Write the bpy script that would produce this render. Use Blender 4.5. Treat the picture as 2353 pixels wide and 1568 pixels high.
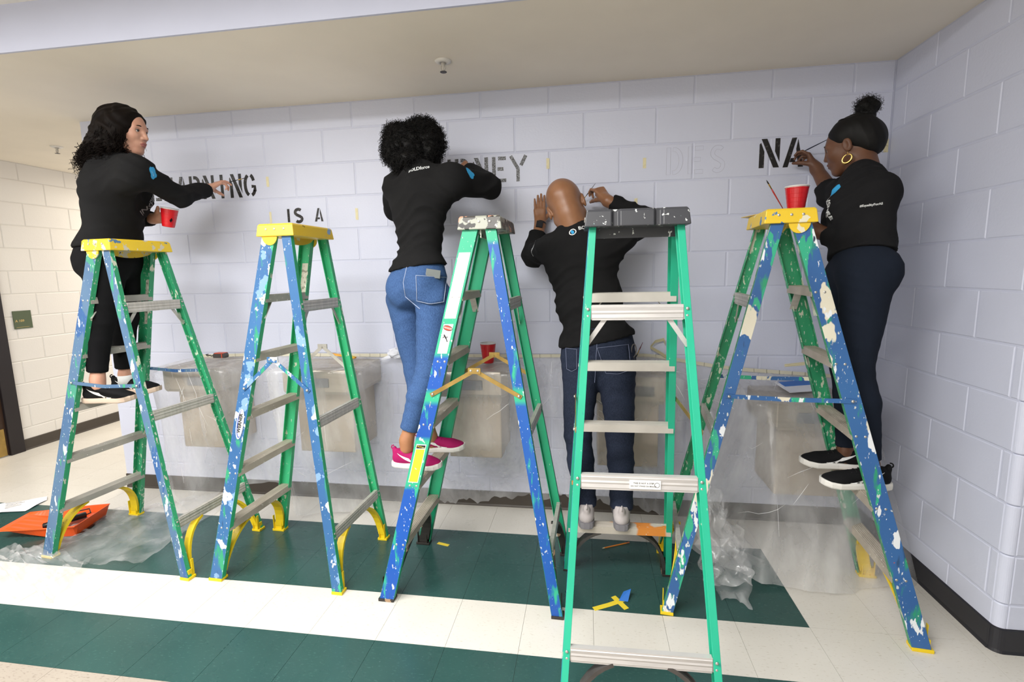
import bpy, bmesh, math, random
import numpy as np
from mathutils import Vector, Matrix
from mathutils.bvhtree import BVHTree
random.seed(7); RNG = np.random.default_rng(7)
for o in list(bpy.data.objects): bpy.data.objects.remove(o)
SC = bpy.context.scene; COL = SC.collection
PI = math.pi
# ------------------------------------------------------------------ camera, world, lights, exposure
CAM = np.array([0.2227, -3.03206, 1.53424]); YAW, PITCH, ROLL, FPX = -0.15262, -0.13982, -0.01995, 1134.05
_f = np.array([math.sin(YAW)*math.cos(PITCH), math.cos(YAW)*math.cos(PITCH), math.sin(PITCH)])
_r = np.array([math.cos(YAW), -math.sin(YAW), 0.0]); _u = np.cross(_r, _f)
_R = math.cos(ROLL)*_r+math.sin(ROLL)*_u; _U = -math.sin(ROLL)*_r+math.cos(ROLL)*_u
cd = bpy.data.cameras.new('camera'); cam = bpy.data.objects.new('camera', cd); COL.objects.link(cam)
cd.sensor_width = 36; cd.lens = FPX/2353*36; cd.clip_start = 0.05
cam.matrix_world = Matrix([[_R[i], _U[i], -_f[i], CAM[i]] for i in range(3)]+[[0, 0, 0, 1]])
SC.camera = cam
SC.view_settings.view_transform = 'Standard'; SC.view_settings.look = 'None'
SC.view_settings.gamma = 1; SC.view_settings.use_curve_mapping = False
SC.view_settings.exposure = 0.0
W = bpy.data.worlds.new('world'); SC.world = W; W.use_nodes = True
W.node_tree.nodes['Background'].inputs[0].default_value = (0.80, 0.88, 1.0, 1)
W.node_tree.nodes['Background'].inputs[1].default_value = 0.24
def area(name, loc, rot, sx, sy, power, color):
    l = bpy.data.lights.new(name, 'AREA'); l.shape = 'RECTANGLE'; l.size = sx; l.size_y = sy
    l.energy = power; l.color = color
    o = bpy.data.objects.new(name, l); o.location = loc; o.rotation_euler = rot; COL.objects.link(o); return o
for i, x in enumerate((-3.5, -2.0, -0.6)):
    area('ceiling_light', (x, -2.7, 2.775), (0, 0, 0), 1.2, 0.6, 74, (1, 0.985, 0.96))
area('ceiling_light', (-1.0, -4.4, 2.775), (0, 0, 0), 2.4, 0.6, 95, (1, 0.985, 0.96))
area('hall_light', (-4.0, 2.6, 2.55), (0, 0, 0), 0.6, 1.2, 60, (1, 0.90, 0.74))

def ray(x, y): return _f+_R*(x-1176.5)/FPX-_U*(y-784)/FPX
def at(x, y, Y):                      # point of the plane y = Y that the photograph shows at pixel (x, y)
    d = ray(x, y); return CAM+d*((Y-CAM[1])/d[1])
def atz(x, y, z):
    d = ray(x, y); return CAM+d*((z-CAM[2])/d[2])
# ------------------------------------------------------------------ object helpers
def mesh(name, vs, fs, mats, fm=None, smooth=False):
    me = bpy.data.meshes.new(name); me.from_pydata([tuple(v) for v in vs], [], fs)
    for m in (mats if isinstance(mats, (list, tuple)) else [mats]): me.materials.append(m)
    if fm: me.polygons.foreach_set('material_index', fm)
    if smooth: me.polygons.foreach_set('use_smooth', [True]*len(me.polygons))
    me.update(); return me
def link(name, me, parent=None, loc=None, rz=0):
    o = bpy.data.objects.new(name, me); COL.objects.link(o)
    if parent: o.parent = parent
    if loc is not None: o.location = loc
    if rz: o.rotation_euler = (0, 0, rz)
    return o
def tag(o, label=None, cat=None, group=None, kind=None):
    if label: o['label'] = label
    if cat: o['category'] = cat
    if group: o['group'] = group
    if kind: o['kind'] = kind
    return o
def empty(name, loc, rz=0): return link(name, None, None, loc, rz)
class MB:
    def __init__(s): s.v = []; s.f = []; s.m = []
    def add(s, vs, fs, m=0):
        b = len(s.v); s.v += [tuple(v) for v in vs]; s.f += [tuple(i+b for i in f) for f in fs]; s.m += [m]*len(fs); return s
    def box(s, a, b, m=0, taper=0):
        x0, y0, z0 = a; x1, y1, z1 = b; t = taper
        return s.add([(x0-t, y0-t, z0), (x1+t, y0-t, z0), (x1+t, y1+t, z0), (x0-t, y1+t, z0), (x0, y0, z1), (x1, y0, z1), (x1, y1, z1), (x0, y1, z1)],
                     [(0, 3, 2, 1), (4, 5, 6, 7), (0, 1, 5, 4), (1, 2, 6, 5), (2, 3, 7, 6), (3, 0, 4, 7)], m)
    def loft(s, rings, m=0, cap=True, closed=True):
        n = len(rings[0]); vs = [p for r in rings for p in r]; fs = []
        for i in range(len(rings)-1):
            for j in range(n if closed else n-1):
                k = (j+1) % n; fs.append((i*n+j, i*n+k, (i+1)*n+k, (i+1)*n+j))
        if cap and closed: fs += [tuple(range(n))[::-1], tuple((len(rings)-1)*n+j for j in range(n))]
        return s.add(vs, fs, m)
    def tube(s, pts, r, n=8, m=0, r2=None):
        pts = [Vector(p) for p in pts]; rings = []; up = None
        for i, p in enumerate(pts):
            d = (pts[min(i+1, len(pts)-1)]-pts[max(i-1, 0)]).normalized()
            if up is None: up = d.orthogonal().normalized()
            a = (up-d*up.dot(d)).normalized(); up = a; b = d.cross(a)
            rr = r if not isinstance(r, (list, tuple)) else r[i]; rb = rr if r2 is None else r2
            rings.append([p+a*rr*math.cos(2*PI*k/n)+b*rb*math.sin(2*PI*k/n) for k in range(n)])
        return s.loft(rings, m)
    def bar(s, a, b, w, t, side, m=0):   # flat bar from a to b, width w along cross, thickness t along side
        a, b, side = Vector(a), Vector(b), Vector(side).normalized(); d = (b-a).normalized(); c = d.cross(side).normalized()
        return s.loft([[p+c*w/2+side*t/2, p-c*w/2+side*t/2, p-c*w/2-side*t/2, p+c*w/2-side*t/2] for p in (a, b)], m)
    def lathe(s, prof, n=24, c=(0, 0, 0), m=0, cap=True):
        return s.loft([[(c[0]+r*math.cos(2*PI*k/n), c[1]+r*math.sin(2*PI*k/n), c[2]+z) for k in range(n)] for r, z in prof], m, cap)
    def build(s, name, mats, parent=None, loc=None, rz=0, smooth=False, bevel=0):
        o = link(name, mesh(name, s.v, s.f, mats, s.m if isinstance(mats, (list, tuple)) else None, smooth), parent, loc, rz)
        if bevel:
            b = o.modifiers.new('bevel', 'BEVEL'); b.width = bevel; b.segments = 2; b.limit_method = 'ANGLE'; b.angle_limit = 0.6
        return o
# ------------------------------------------------------------------ materials
def lin(h):
    h = h.lstrip('#'); v = [int(h[i:i+2], 16)/255 for i in (0, 2, 4)]
    return tuple([(x/12.92 if x <= 0.04045 else ((x+0.055)/1.055)**2.4) for x in v]+[1])
class NT:
    def __init__(s, name):
        s.mat = bpy.data.materials.new(name); s.mat.use_nodes = True; s.t = s.mat.node_tree; s.n = s.t.nodes
        s.b = s.n['Principled BSDF']; s.out = s.n['Material Output']
        s.tc = s.n.new('ShaderNodeTexCoord').outputs['Object']
    def L(s, a, b): s.t.links.new(a, b)
    def geo(s): s.tc = s.n.new('ShaderNodeNewGeometry').outputs['Position']
    def mapv(s, sc, off=(0, 0, 0), rot=(0, 0, 0)):
        m = s.n.new('ShaderNodeMapping'); s.L(s.tc, m.inputs[0]); m.inputs['Scale'].default_value = sc
        m.inputs['Location'].default_value = off; m.inputs['Rotation'].default_value = rot; return m.outputs[0]
    def noise(s, scale, detail=2, stretch=(1, 1, 1), off=0, rough=0.5):
        n = s.n.new('ShaderNodeTexNoise'); s.L(s.mapv(stretch, (off, off*1.7, off*0.6)), n.inputs['Vector'])
        n.inputs['Scale'].default_value = scale; n.inputs['Detail'].default_value = detail; n.inputs['Roughness'].default_value = rough
        return n.outputs[0]
    def ramp(s, x, lo, hi):
        m = s.n.new('ShaderNodeMapRange'); s.L(x, m.inputs[0]); m.inputs[1].default_value = lo; m.inputs[2].default_value = hi
        return m.outputs[0]
    def mix(s, f, a, b):
        m = s.n.new('ShaderNodeMix'); m.data_type = 'RGBA'
        for i, v in ((0, f), (6, a), (7, b)):
            if isinstance(v, (tuple, float, int)): m.inputs[i].default_value = v
            else: s.L(v, m.inputs[i])
        return m.outputs[2]
    def math(s, op, a, b=0.0):
        m = s.n.new('ShaderNodeMath'); m.operation = op
        for i, v in enumerate((a, b)):
            if isinstance(v, (float, int)): m.inputs[i].default_value = v
            else: s.L(v, m.inputs[i])
        return m.outputs[0]
    def sep(s):
        m = s.n.new('ShaderNodeSeparateXYZ'); s.L(s.tc, m.inputs[0]); return m.outputs
    def band(s, z, a, b, e=0.012):
        return s.math('MULTIPLY', s.ramp(z, a-e, a+e), s.math('SUBTRACT', 1.0, s.ramp(z, b-e, b+e)))
    def spots(s, base, col, scale, th, off, stretch=(1, 1, 1), e=0.01, detail=3):
        return s.mix(s.ramp(s.noise(scale, detail, stretch, off), th, th+e), base, lin(col) if isinstance(col, str) else col)
    def bump(s, h, strength, dist=0.002):
        b = s.n.new('ShaderNodeBump'); b.inputs['Strength'].default_value = strength; b.inputs['Distance'].default_value = dist
        s.L(h, b.inputs['Height']); s.L(b.outputs[0], s.b.inputs['Normal'])
    def done(s, c, rough=0.5, metal=0.0, spec=0.5):
        if isinstance(c, tuple): s.b.inputs['Base Color'].default_value = c
        else: s.L(c, s.b.inputs['Base Color'])
        if isinstance(rough, float): s.b.inputs['Roughness'].default_value = rough
        else: s.L(rough, s.b.inputs['Roughness'])
        s.b.inputs['Metallic'].default_value = metal
        s.b.inputs['Specular IOR Level'].default_value = spec
        return s.mat
def plain(name, h, rough=0.5, metal=0.0, var=0.0, scale=30, bump=0.0, spec=0.5, stretch=(1, 1, 1)):
    t = NT(name); c = lin(h)
    if var:
        k = tuple(max(0, x*(1-var)) for x in c[:3])+(1,); k2 = tuple(min(1, x*(1+var)) for x in c[:3])+(1,)
        c = t.mix(t.ramp(t.noise(scale, 3, stretch), 0.3, 0.7), k, k2)
    if bump: t.bump(t.noise(scale*3, 3, stretch), bump)
    return t.done(c, rough, metal, spec)
def block_mat(name, h, h2):
    t = NT(name); t.geo()
    c = t.mix(t.ramp(t.noise(1.3, 2), 0.35, 0.7), lin(h), lin(h2))
    n = t.n.new('ShaderNodeMath'); n.operation = 'ADD'; t.L(t.noise(85, 4), n.inputs[0]); t.L(t.noise(14, 2), n.inputs[1])
    t.bump(n.outputs[0], 0.32, 0.0022)
    return t.done(c, 0.42, 0, 0.45)
M = {}
M['wall'] = block_mat('lilac_block_paint', '#cdd1e3', '#d1d5e6')
M['wall_warm'] = block_mat('white_block_paint', '#dedbd6', '#e3e0da')
M['fascia'] = plain('lilac_smooth_paint', '#c8cce0', 0.5, 0, 0.02, 3)
M['soffit'] = plain('cream_ceiling_paint', '#efe7d8', 0.75, 0, 0.03, 2.5, 0.05)
M['ceil'] = plain('ceiling_tile_white', '#d9d6cf', 0.9, 0, 0.05, 60, 0.3)
M['tgrid'] = plain('ceiling_grid_metal', '#e3e0da', 0.45)
M['base'] = plain('dark_brown_base_paint', '#413a33', 0.45, 0, 0.08, 8)
M['base2'] = plain('black_vinyl_base', '#24242a', 0.38, 0, 0.08, 8)
M['mortar'] = plain('mortar_paint', '#c9cde0', 0.55)
M['mortar_warm'] = plain('mortar_paint_warm', '#d3d0ca', 0.6)
def tile_mat(name, h, h2, sp, spc, rough):
    t = NT(name); t.geo()
    c = t.mix(t.ramp(t.noise(3, 3), 0.3, 0.7), lin(h), lin(h2))
    c = t.mix(t.ramp(t.noise(55, 4, (1, 3, 1), 3), sp, sp+0.12), c, lin(spc))
    r = t.n.new('ShaderNodeMapRange'); t.L(t.noise(6, 4, (1, 1, 1), 9), r.inputs[0]); r.inputs[3].default_value = rough-0.06; r.inputs[4].default_value = rough+0.12
    return t.done(c, r.outputs[0], 0, 0.45)
M['t_white'] = tile_mat('white_floor_tile', '#d9d5cc', '#dedad2', 0.60, '#c6bfb2', 0.28)
M['t_green'] = tile_mat('dark_green_floor_tile', '#2a4b48', '#31534f', 0.60, '#41665f', 0.24)
M['t_beige'] = tile_mat('tan_floor_tile', '#a1978b', '#a89e92', 0.56, '#8c8276', 0.36)
M['grout'] = plain('tile_joint', '#8f8a82', 0.8)
M['door'] = plain('black_door_frame', '#191316', 0.45)
M['door_leaf'] = plain('dark_brown_door', '#3a2618', 0.5)
M['alum'] = plain('worn_aluminium', '#c6c2bb', 0.42, 0.35, 0.12, 12, 0.1, stretch=(6, 1, 1))
def step_mat(name, base, sp, spc, dots=True, sc=9, th=0.6):
    t = NT(name); c = t.mix(t.ramp(t.noise(9, 4, (1, 4, 1)), 0.3, 0.7), lin(base), lin(sp))
    if spc: c = t.spots(c, spc, sc, th, 4, (1, 1, 0.3), 0.03)
    if dots: c = t.spots(c, '#e4e0d8', 60, 0.68, 7, (1, 1, 1), 0.02)
    return t.done(c, 0.5, 0.25)
M['step_grey'] = step_mat('paint_worn_step', '#9c9a93', '#b5b0a7', None)
M['step_tan'] = step_mat('dusty_step', '#aca294', '#c6bcae', None)
M['step_clean'] = step_mat('clean_aluminium_step', '#bcb7af', '#cbc6be', None, False)
M['step_orange'] = step_mat('orange_stained_step', '#bcb5aa', '#cbc4b9', '#d98a3c', True, 5.0, 0.52)
M['brace_white'] = plain('bright_aluminium_brace', '#cfccca', 0.4, 0.35, 0.06, 10, stretch=(1, 1, 8))
M['rivet'] = plain('rivet_metal', '#c9c7c2', 0.3, 0.7)
def green(name, h, h2, w=0.66):
    t = NT(name); c = t.mix(t.ramp(t.noise(7, 3, (1, 1, 0.25)), 0.35, 0.65), lin(h), lin(h2))
    c = t.spots(c, '#bfcfc0', 90, w+0.01, 22, (1, 1, 0.4), 0.03, 3)
    c = t.spots(c, '#c9cdb9', 30, w, 2, (1, 1, 0.5), 0.02, 4)
    c = t.spots(c, '#1d5e7a', 16, 0.72, 8, (1, 1, 0.4), 0.05)
    t.bump(t.noise(60, 2), 0.15, 0.001)
    return t.done(c, 0.42)
M['green1'] = green('green_fiberglass_spattered', '#2b8f63', '#37a473', 0.62)
M['green2'] = green('green_fiberglass', '#2ca56e', '#38b57d', 0.66)
M['green3'] = green('green_fiberglass_clean', '#1f9a70', '#2aa97c', 0.72)
M['green4'] = green('teal_green_fiberglass', '#20a682', '#2ab592', 0.73)
def blue(name, h, h2, layers, zgreen=(), gcol='#2f9a6e'):
    t = NT(name); z = t.sep()[2]
    c = t.mix(t.ramp(t.noise(3.2, 4, (1, 1, 0.6)), 0.35, 0.65), lin(h), lin(h2))
    c = t.spots(c, gcol, 24, 0.58, 12, (1, 1, 0.25), 0.08, 5)
    for col, sc, th, off, st in layers: c = t.spots(c, col, sc, th, off, st, 0.012, 4)
    for a, b in zgreen: c = t.mix(t.band(z, a, b), c, lin(gcol))
    c = t.spots(c, '#cdd3d2', 62, 0.665, 31, (1, 1, 0.5), 0.03, 3)
    c = t.spots(c, '#e8ecec', 150, 0.70, 41, (1, 1, 0.35), 0.03, 2)
    c = t.spots(c, '#2c4f78', 30, 0.68, 51, (1, 1, 0.2), 0.05, 3)
    return t.done(c, 0.45)
S1 = (1, 1, 0.35); S2 = (1, 1, 1)
M['blue1'] = blue('faded_blue_paint_spattered', '#3c6088', '#567492', [('#2f5a90', 5, 0.55, 5, S1), ('#d6dde0', 26, 0.63, 3, S1), ('#3f8f78', 14, 0.64, 17, S1)])
M['blue2'] = blue('blue_paint_with_light_patches', '#2e5e92', '#376a9c', [('#7b9fcc', 11, 0.60, 5, S2), ('#d4d6d6', 15, 0.62, 3, (1, 1, 0.8)), ('#e6cf62', 9, 0.70, 21, S2), ('#3aa884', 10, 0.63, 8, S1)])
M['blue3'] = blue('bright_blue_paint', '#0c4aa2', '#1456b2', [('#e8ecf2', 20, 0.69, 3, S1), ('#e2b19a', 12, 0.70, 8, (1, 1, 0.5))], [(1.17, 1.9), (0.955, 1.01), (0.56, 0.79)], '#2fae86')
M['blue3r'] = blue('bright_blue_paint_rear', '#0c4aa2', '#1e5cac', [('#e8ecf2', 20, 0.68, 3, S1), ('#d98a8a', 16, 0.72, 8, (1, 1, 0.5))], [(1.66, 1.9), (0.965, 1.03)], '#2fae86')
M['blue4'] = blue('blue_edge_paint', '#1d62a8', '#2a86a0', [('#e8e4c8', 18, 0.64, 3, S1)])
M['blue5'] = blue('blue_paint_heavily_daubed', '#315d98', '#396aa4', [('#e2dcc8', 8.5, 0.565, 5, (1, 1, 0.55)), ('#35ac86', 9, 0.58, 15, S1), ('#e8ecf0', 20, 0.61, 3, S1), ('#c0564a', 16, 0.72, 8, S2), ('#24344e', 12, 0.70, 40, S1)])
def capm(name, h, spots):
    t = NT(name); c = lin(h)
    for col, sc, th, off in spots: c = t.spots(c, col, sc, th, off, (1, 1, 1), 0.015, 4)
    return t.done(c, 0.42)
M['cap1'] = capm('yellow_cap_spattered', '#e9c62f', [('#cfc8b0', 22, 0.58, 3), ('#5b7ea0', 26, 0.66, 9), ('#2a2a26', 30, 0.72, 5)])
M['cap2'] = capm('yellow_cap_clean', '#f0c93a', [('#efe6c0', 14, 0.62, 3), ('#8fb0d6', 10, 0.66, 9), ('#5a4a20', 40, 0.72, 5)])
M['cap3'] = capm('grey_crusted_cap', '#4e4c49', [('#a5a79b', 12, 0.46, 3), ('#cf9a80', 16, 0.62, 9), ('#eceae4', 18, 0.64, 5), ('#2c2926', 24, 0.62, 15)])
M['cap4'] = capm('black_plastic_cap', '#3f4045', [('#dfe3e0', 62, 0.655, 3), ('#9fc3bf', 48, 0.69, 9)])
M['cap5'] = capm('yellow_cap_blue_daubs', '#edc832', [('#4a7cab', 16, 0.62, 13), ('#e9e2c6', 18, 0.64, 9)])
M['yellow'] = capm('yellow_foot_plastic', '#eccb1e', [('#6b5a1c', 36, 0.70, 5)])
M['blackfoot'] = capm('dark_worn_foot', '#2c2825', [('#a08468', 20, 0.62, 5)])
M['greybrace'] = plain('dark_grey_steel', '#5a5654', 0.45, 0.5, 0.15, 20)
M['label_w'] = plain('white_label', '#f2f2f0', 0.5)
M['label_g'] = capm('worn_paper_label', '#c3beb0', [('#8f8a7c', 60, 0.56, 5), ('#e0dcd0', 30, 0.64, 2)])
M['label_y'] = capm('yellow_label', '#e8d230', [('#f4efc0', 18, 0.62, 2)])
M['ink'] = plain('black_ink', '#141414', 0.6)
M['red_ink'] = plain('red_ink', '#c84a34', 0.6)
M['blue_ink'] = plain('blue_ink', '#2344a8', 0.6)
M['white_ink'] = plain('white_print', '#eef0f0', 0.7)
M['letter'] = capm('black_letter_paint', '#1d1b1b', [('#4a4745', 60, 0.60, 3)])
M['letter_s'] = capm('stippled_black_letter_paint', '#1b1a1a', [('#a4a6ae', 230, 0.55, 3)])
M['pencil'] = plain('faint_pencil_line', '#b3b2bd', 0.8)
M['tape_y'] = plain('pale_masking_tape', '#dfd6b0', 0.7)
M['tape_yy'] = plain('yellow_tape', '#ecd23a', 0.5)
M['tape_b'] = plain('blue_painters_tape', '#2f6fc4', 0.5)
M['bronze'] = plain('gold_zinc_spreader', '#a98c4e', 0.38, 0.6, 0.2, 15)

# ------------------------------------------------------------------ setting
CEIL = 2.5926; XR = 1.822; XL = -3.165; YF = -0.935; YC = -1.0; XH = -4.86
B, H_ = 0.4064, 0.2032
def block_mesh(w, h, m):                # face in the xz plane looking to -y, front at y = 0, 5 mm proud
    a = 0.0035; b = 0.0075; d = 0.0026
    vs = [(a, d, a), (w-a, d, a), (w-a, d, h-a), (a, d, h-a), (b, 0, b), (w-b, 0, b), (w-b, 0, h-b), (b, 0, h-b)]
    return mesh('concrete_block', vs, [(4, 5, 6, 7), (0, 1, 5, 4), (1, 2, 6, 5), (2, 3, 7, 6), (3, 0, 4, 7)], m)
BC = {}
def block_wall(parent, origin, rz, length, phase_even, phase_odd, m, flip=False):
    """courses of blocks on a wall: local x runs along the wall, local -y out of it"""
    c = 0; z = 0.0
    while z < CEIL-0.01:
        h = min(H_, CEIL-z); ph = phase_odd if c % 2 else phase_even
        x = ph-B
        while x < length-1e-6:
            x0, x1 = max(0, x), min(length, x+B)
            if x1-x0 > 0.02:
                k = (round(x1-x0, 4), round(h, 4), m.name)
                if k not in BC: BC[k] = block_mesh(k[0], k[1], m)
                o = link('concrete_block', BC[k], parent); o.rotation_euler = (0, 0, rz)
                ca, sa = math.cos(rz), math.sin(rz)
                o.location = (origin[0]+ca*x0, origin[1]+sa*x0, z)
            x += B
        z += H_; c += 1
T = 0.12
wb = tag(MB().box((XL, 0.0026, 0), (XR+T, T, CEIL)).build('wall_back', M['mortar']), kind='structure')
block_wall(wb, (XL, 0), 0, XR-XL, (-XL) % B, (-XL+B/2) % B, M['wall'])
wr = tag(MB().box((XR+0.0026, YC+0.03, 0), (XR+T, 0.0, CEIL+0.25)).build('wall_right', M['mortar']), kind='structure')
# right wall: local x runs from the back corner towards the camera (rz = -90), blocks face -x
LR = -YC-0.03
block_wall(wr, (XR, 0), -PI/2, LR, 0.318, 0.115, M['wall'])
# bullnose corner + wall facing the camera on the far right
wfr = tag(MB().box((XR+0.03, YC+0.0026, 0), (XR+2.2, YC+T, CEIL+0.25)).build('wall_front_right', M['mortar']), kind='structure')
block_wall(wfr, (XR+0.03, YC), 0, 2.1, 0.37, 0.17, M['wall'])
zc = 0.0; 
while zc < CEIL+0.2:
    h = H_-0.006; rings = []
    for z, sh in ((zc+0.001, 0.004), (zc+0.006, 0), (zc+H_-0.006, 0), (zc+H_-0.001, 0.004)):
        rings.append([(XR+0.03-(0.03-sh)*math.cos(a), YC+0.03-(0.03-sh)*math.sin(a), z) for a in np.linspace(0, PI/2, 9)]+[(XR+0.034, YC+0.034, z)])
    MB().loft(rings).build('bullnose_block', M['wall'], wr, smooth=False); zc += H_
# left end return of the back wall (hall side)
wre = tag(MB().box((XL-0.0, 0.0, 0), (XL+0.1, 4.4, CEIL)).build('wall_hall_return', M['wall']), kind='structure')
wre.location = (-0.001, 0.0005, 0)
wl = tag(MB().box((XH-T, -3.6, 0), (XH-0.0026, 4.4, CEIL)).build('wall_left', M['mortar_warm']), kind='structure')
# left wall faces +x: local x runs from y=+ to camera... rz=+90 makes local -y face +x
block_wall(wl, (XH, 0.57), PI/2, 3.8, 0.3, 0.1, M['wall_warm'])
MB().box((XH-T, 4.3, 0), (XL+0.1, 4.42, CEIL)).build('wall_hall_end', M['wall_warm'])['kind'] = 'structure'
# floor: base slab + tiles
fl = tag(MB().box((-6, -5.2, -0.1), (4.2, 4.5, -0.0045)).build('floor', M['grout']), kind='structure')
TX, TY, TS = 1.166, -0.948, 0.3048
tb = {}
def tile_me(k):
    if k not in tb:
        g = 0.0006
        tb[k] = mesh('floor_tile', *[MB().box((g, g, -0.0045), (TS-g, TS-g, 0)).__dict__[q] for q in 'vf'], M[k])
    return tb[k]
def tile_kind(i, j):
    if j in (0, 1) and i < 0: return 't_green'
    if j == -2: return 't_green'
    if j <= -3: return 't_beige'
    return 't_white'
cells = []
for i in range(-22, 9):
    for j in range(-6, 17):
        x, y = TX+i*TS, TY+j*TS
        if y > -0.02 and x > XL: continue
        if x < XH-0.3: continue
        c = np.array([x+TS/2, y+TS/2, 0]); d = c-CAM; zc_ = d@_f
        if zc_ < 0.3: vis = False
        else:
            px, py = 1176.5+FPX*(d@_R)/zc_, 784-FPX*(d@_U)/zc_
            vis = -150 < px < 2500 and py < 1720
        cells.append((0 if vis else 1, np.linalg.norm(d), i, j))
cells.sort(); rest = {}
for n, (vz, d, i, j) in enumerate(cells):
    k = tile_kind(i, j)
    if n < 299 and vz == 0:
        link('floor_tile', tile_me(k), fl, (TX+i*TS, TY+j*TS, 0))
    else:
        rest.setdefault(k, MB()).box((TX+i*TS+.0006, TY+j*TS+.0006, -0.0045), (TX+(i+1)*TS-.0006, TY+(j+1)*TS-.0006, 0))
mbs = MB(); mm = []
for q, (k, b) in enumerate(rest.items()): mbs.add(b.v, b.f, q); mm.append(M[k])
if mm: tag(mbs.build('floor_tile', mm, fl), kind='stuff')
# soffit, fascia, upper ceiling with grid
sf = tag(MB().box((-6, YF, CEIL), (XR+T, 0.5, CEIL+0.05)).box((-6, 0.5, CEIL), (XL+0.1, 4.5, CEIL+0.05)).build('ceiling_soffit', M['soffit']), kind='structure')
tag(MB().box((-6, YF-0.012, CEIL-0.002), (XR+0.0, YF, 2.80)).build('wall_fascia', M['fascia']), kind='structure')
uc = tag(MB().box((-6, -6, 2.812), (4.2, YF, 2.86)).build('ceiling', M['ceil']), kind='structure')
gb = MB().box((-6, YF-0.04, 2.795), (XR, YF-0.012, 2.81))
for k in range(-9, 6): gb.box((k*0.61-0.012, -6, 2.80), (k*0.61+0.012, YF-0.04, 2.812))
for k in range(1, 5): gb.box((-6, YF-0.04-k*1.2-0.012, 2.80), (4.2, YF-0.04-k*1.2+0.012, 2.812))
tag(gb.build('trim_1', M['tgrid']), kind='structure')
# room behind the camera
tag(MB().box((-6, -5.2, 0), (4.2, -5.1, 2.86)).build('wall_front', M['wall_warm']), kind='structure')
# baseboards
def base(name, a, b, m, h=0.10, t=0.008):
    a, b = Vector(a), Vector(b); d = (b-a).normalized(); n = Vector((d.y, -d.x, 0))
    prof = [(0, 0), (t+0.006, 0), (t+0.004, 0.006), (t, 0.014), (t, h-0.004), (0, h)]
    return tag(MB().loft([[(p.x+n.x*u, p.y+n.y*u, z) for u, z in prof] for p in (a, b)]).build(name, m), kind='structure')
base('baseboard_back', (XL, 0, 0), (XR, 0, 0), M['base'], 0.102)
base('baseboard_right', (XR, 0, 0), (XR, YC+0.02, 0), M['base2'], 0.102)
rg = [[(XR+0.03-(0.03+u)*math.cos(a), YC+0.03-(0.03+u)*math.sin(a), z) for u, z in [(0, 0), (0.013, 0), (0.009, 0.012), (0.008, 0.098), (0, 0.102)]] for a in np.linspace(0, PI/2, 9)]
rg = rg+[[(XR+2.1, p[1], p[2]) for p in rg[-1]]]
tag(MB().loft(rg).build('baseboard_front', M['base2']), kind='structure')
base('baseboard_left', (XH, 0.57, 0), (XH, 4.3, 0), M['base'], 0.102)
bh = base('baseboard_hall', (XL-0.002, 4.3, 0), (XL-0.002, 0.0, 0), M['base'], 0.102)
# door in the left wall
dy1 = 0.57; 
d1 = tag(MB().box((XH-0.02, dy1-0.115, 0), (XH+0.03, dy1, 2.2)).box((XH-0.02, dy1-1.08, 2.09), (XH+0.03, dy1-0.115, 2.2)).box((XH-0.02, dy1-1.18, 0), (XH+0.03, dy1-1.08, 2.2)).build('door_1', M['door'], bevel=0.004), kind='structure')
MB().box((XH-0.015, dy1-1.08, 0.01), (XH+0.006, dy1-0.115, 2.09)).build('door_leaf', M['door_leaf'], d1)
MB().box((XH+0.006, dy1-1.0, 0.01), (XH+0.009, dy1-0.13, 0.25)).build('kick_plate', M['bronze'], d1)
# room sign
sg = empty('room_sign', (XH, 0.905, 1.2)); 
sy0, sz0 = 0.0, 0.0
pA = [CAM+ray(x, y)*((XH+0.002-CAM[0])/ray(x, y)[0]) for x, y in ((27, 717), (75, 752))]
cy, cz = (pA[0][1]+pA[1][1])/2, (pA[0][2]+pA[1][2])/2; sw, sh = abs(pA[0][1]-pA[1][1])/2, abs(pA[0][2]-pA[1][2])/2+0.004
sg.location = (XH, cy, cz)
M['sign'] = plain('olive_green_sign', '#4e5a42', 0.5)
M['sign_t'] = plain('tan_sign_text', '#c2a86a', 0.6)
MB().box((0.001, -sw, -sh), (0.007, sw, sh)).build('sign_plate', M['sign'], sg)
tag(sg, 'dark green room number sign on white block wall beside door', 'sign')
def text_mesh(s, size, depth=0.0004, bold=0.0, spacing=1.0):
    cu = bpy.data.curves.new('t', 'FONT'); cu.body = s; cu.size = size; cu.extrude = depth; cu.offset = bold; cu.space_character = spacing
    cu.align_x = 'CENTER'; cu.align_y = 'CENTER'; cu.resolution_u = 3
    o = bpy.data.objects.new('t', cu); COL.objects.link(o); dg = bpy.context.evaluated_depsgraph_get(); dg.update()
    me = bpy.data.meshes.new_from_object(o.evaluated_get(dg)); bpy.data.objects.remove(o); return me
def text(s, size, m, parent, loc, X, Y_, name='lettering', depth=0.0004, bold=0.0):
    me = text_mesh(s, size, depth, bold); me.materials.clear(); me.materials.append(m)
    X, Y_ = Vector(X).normalized(), Vector(Y_); Z = X.cross(Y_).normalized(); Y_ = Z.cross(X)
    o = link(name, me, parent); o.matrix_local = Matrix(((X.x, Y_.x, Z.x, loc[0]), (X.y, Y_.y, Z.y, loc[1]), (X.z, Y_.z, Z.z, loc[2]), (0, 0, 0, 1)))
    return o
text('A 109', 0.03, M['sign_t'], sg, (0.0075, -sw*0.35, -0.01), (0, 1, 0), (0, 0, 1), 'lettering', 0.0003, 0.0006)
MB().box((0.007, -sw*0.8, -sh*0.84), (0.0075, sw*0.6, -sh*0.81)).build('lettering', M['sign_t'], sg)
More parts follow.
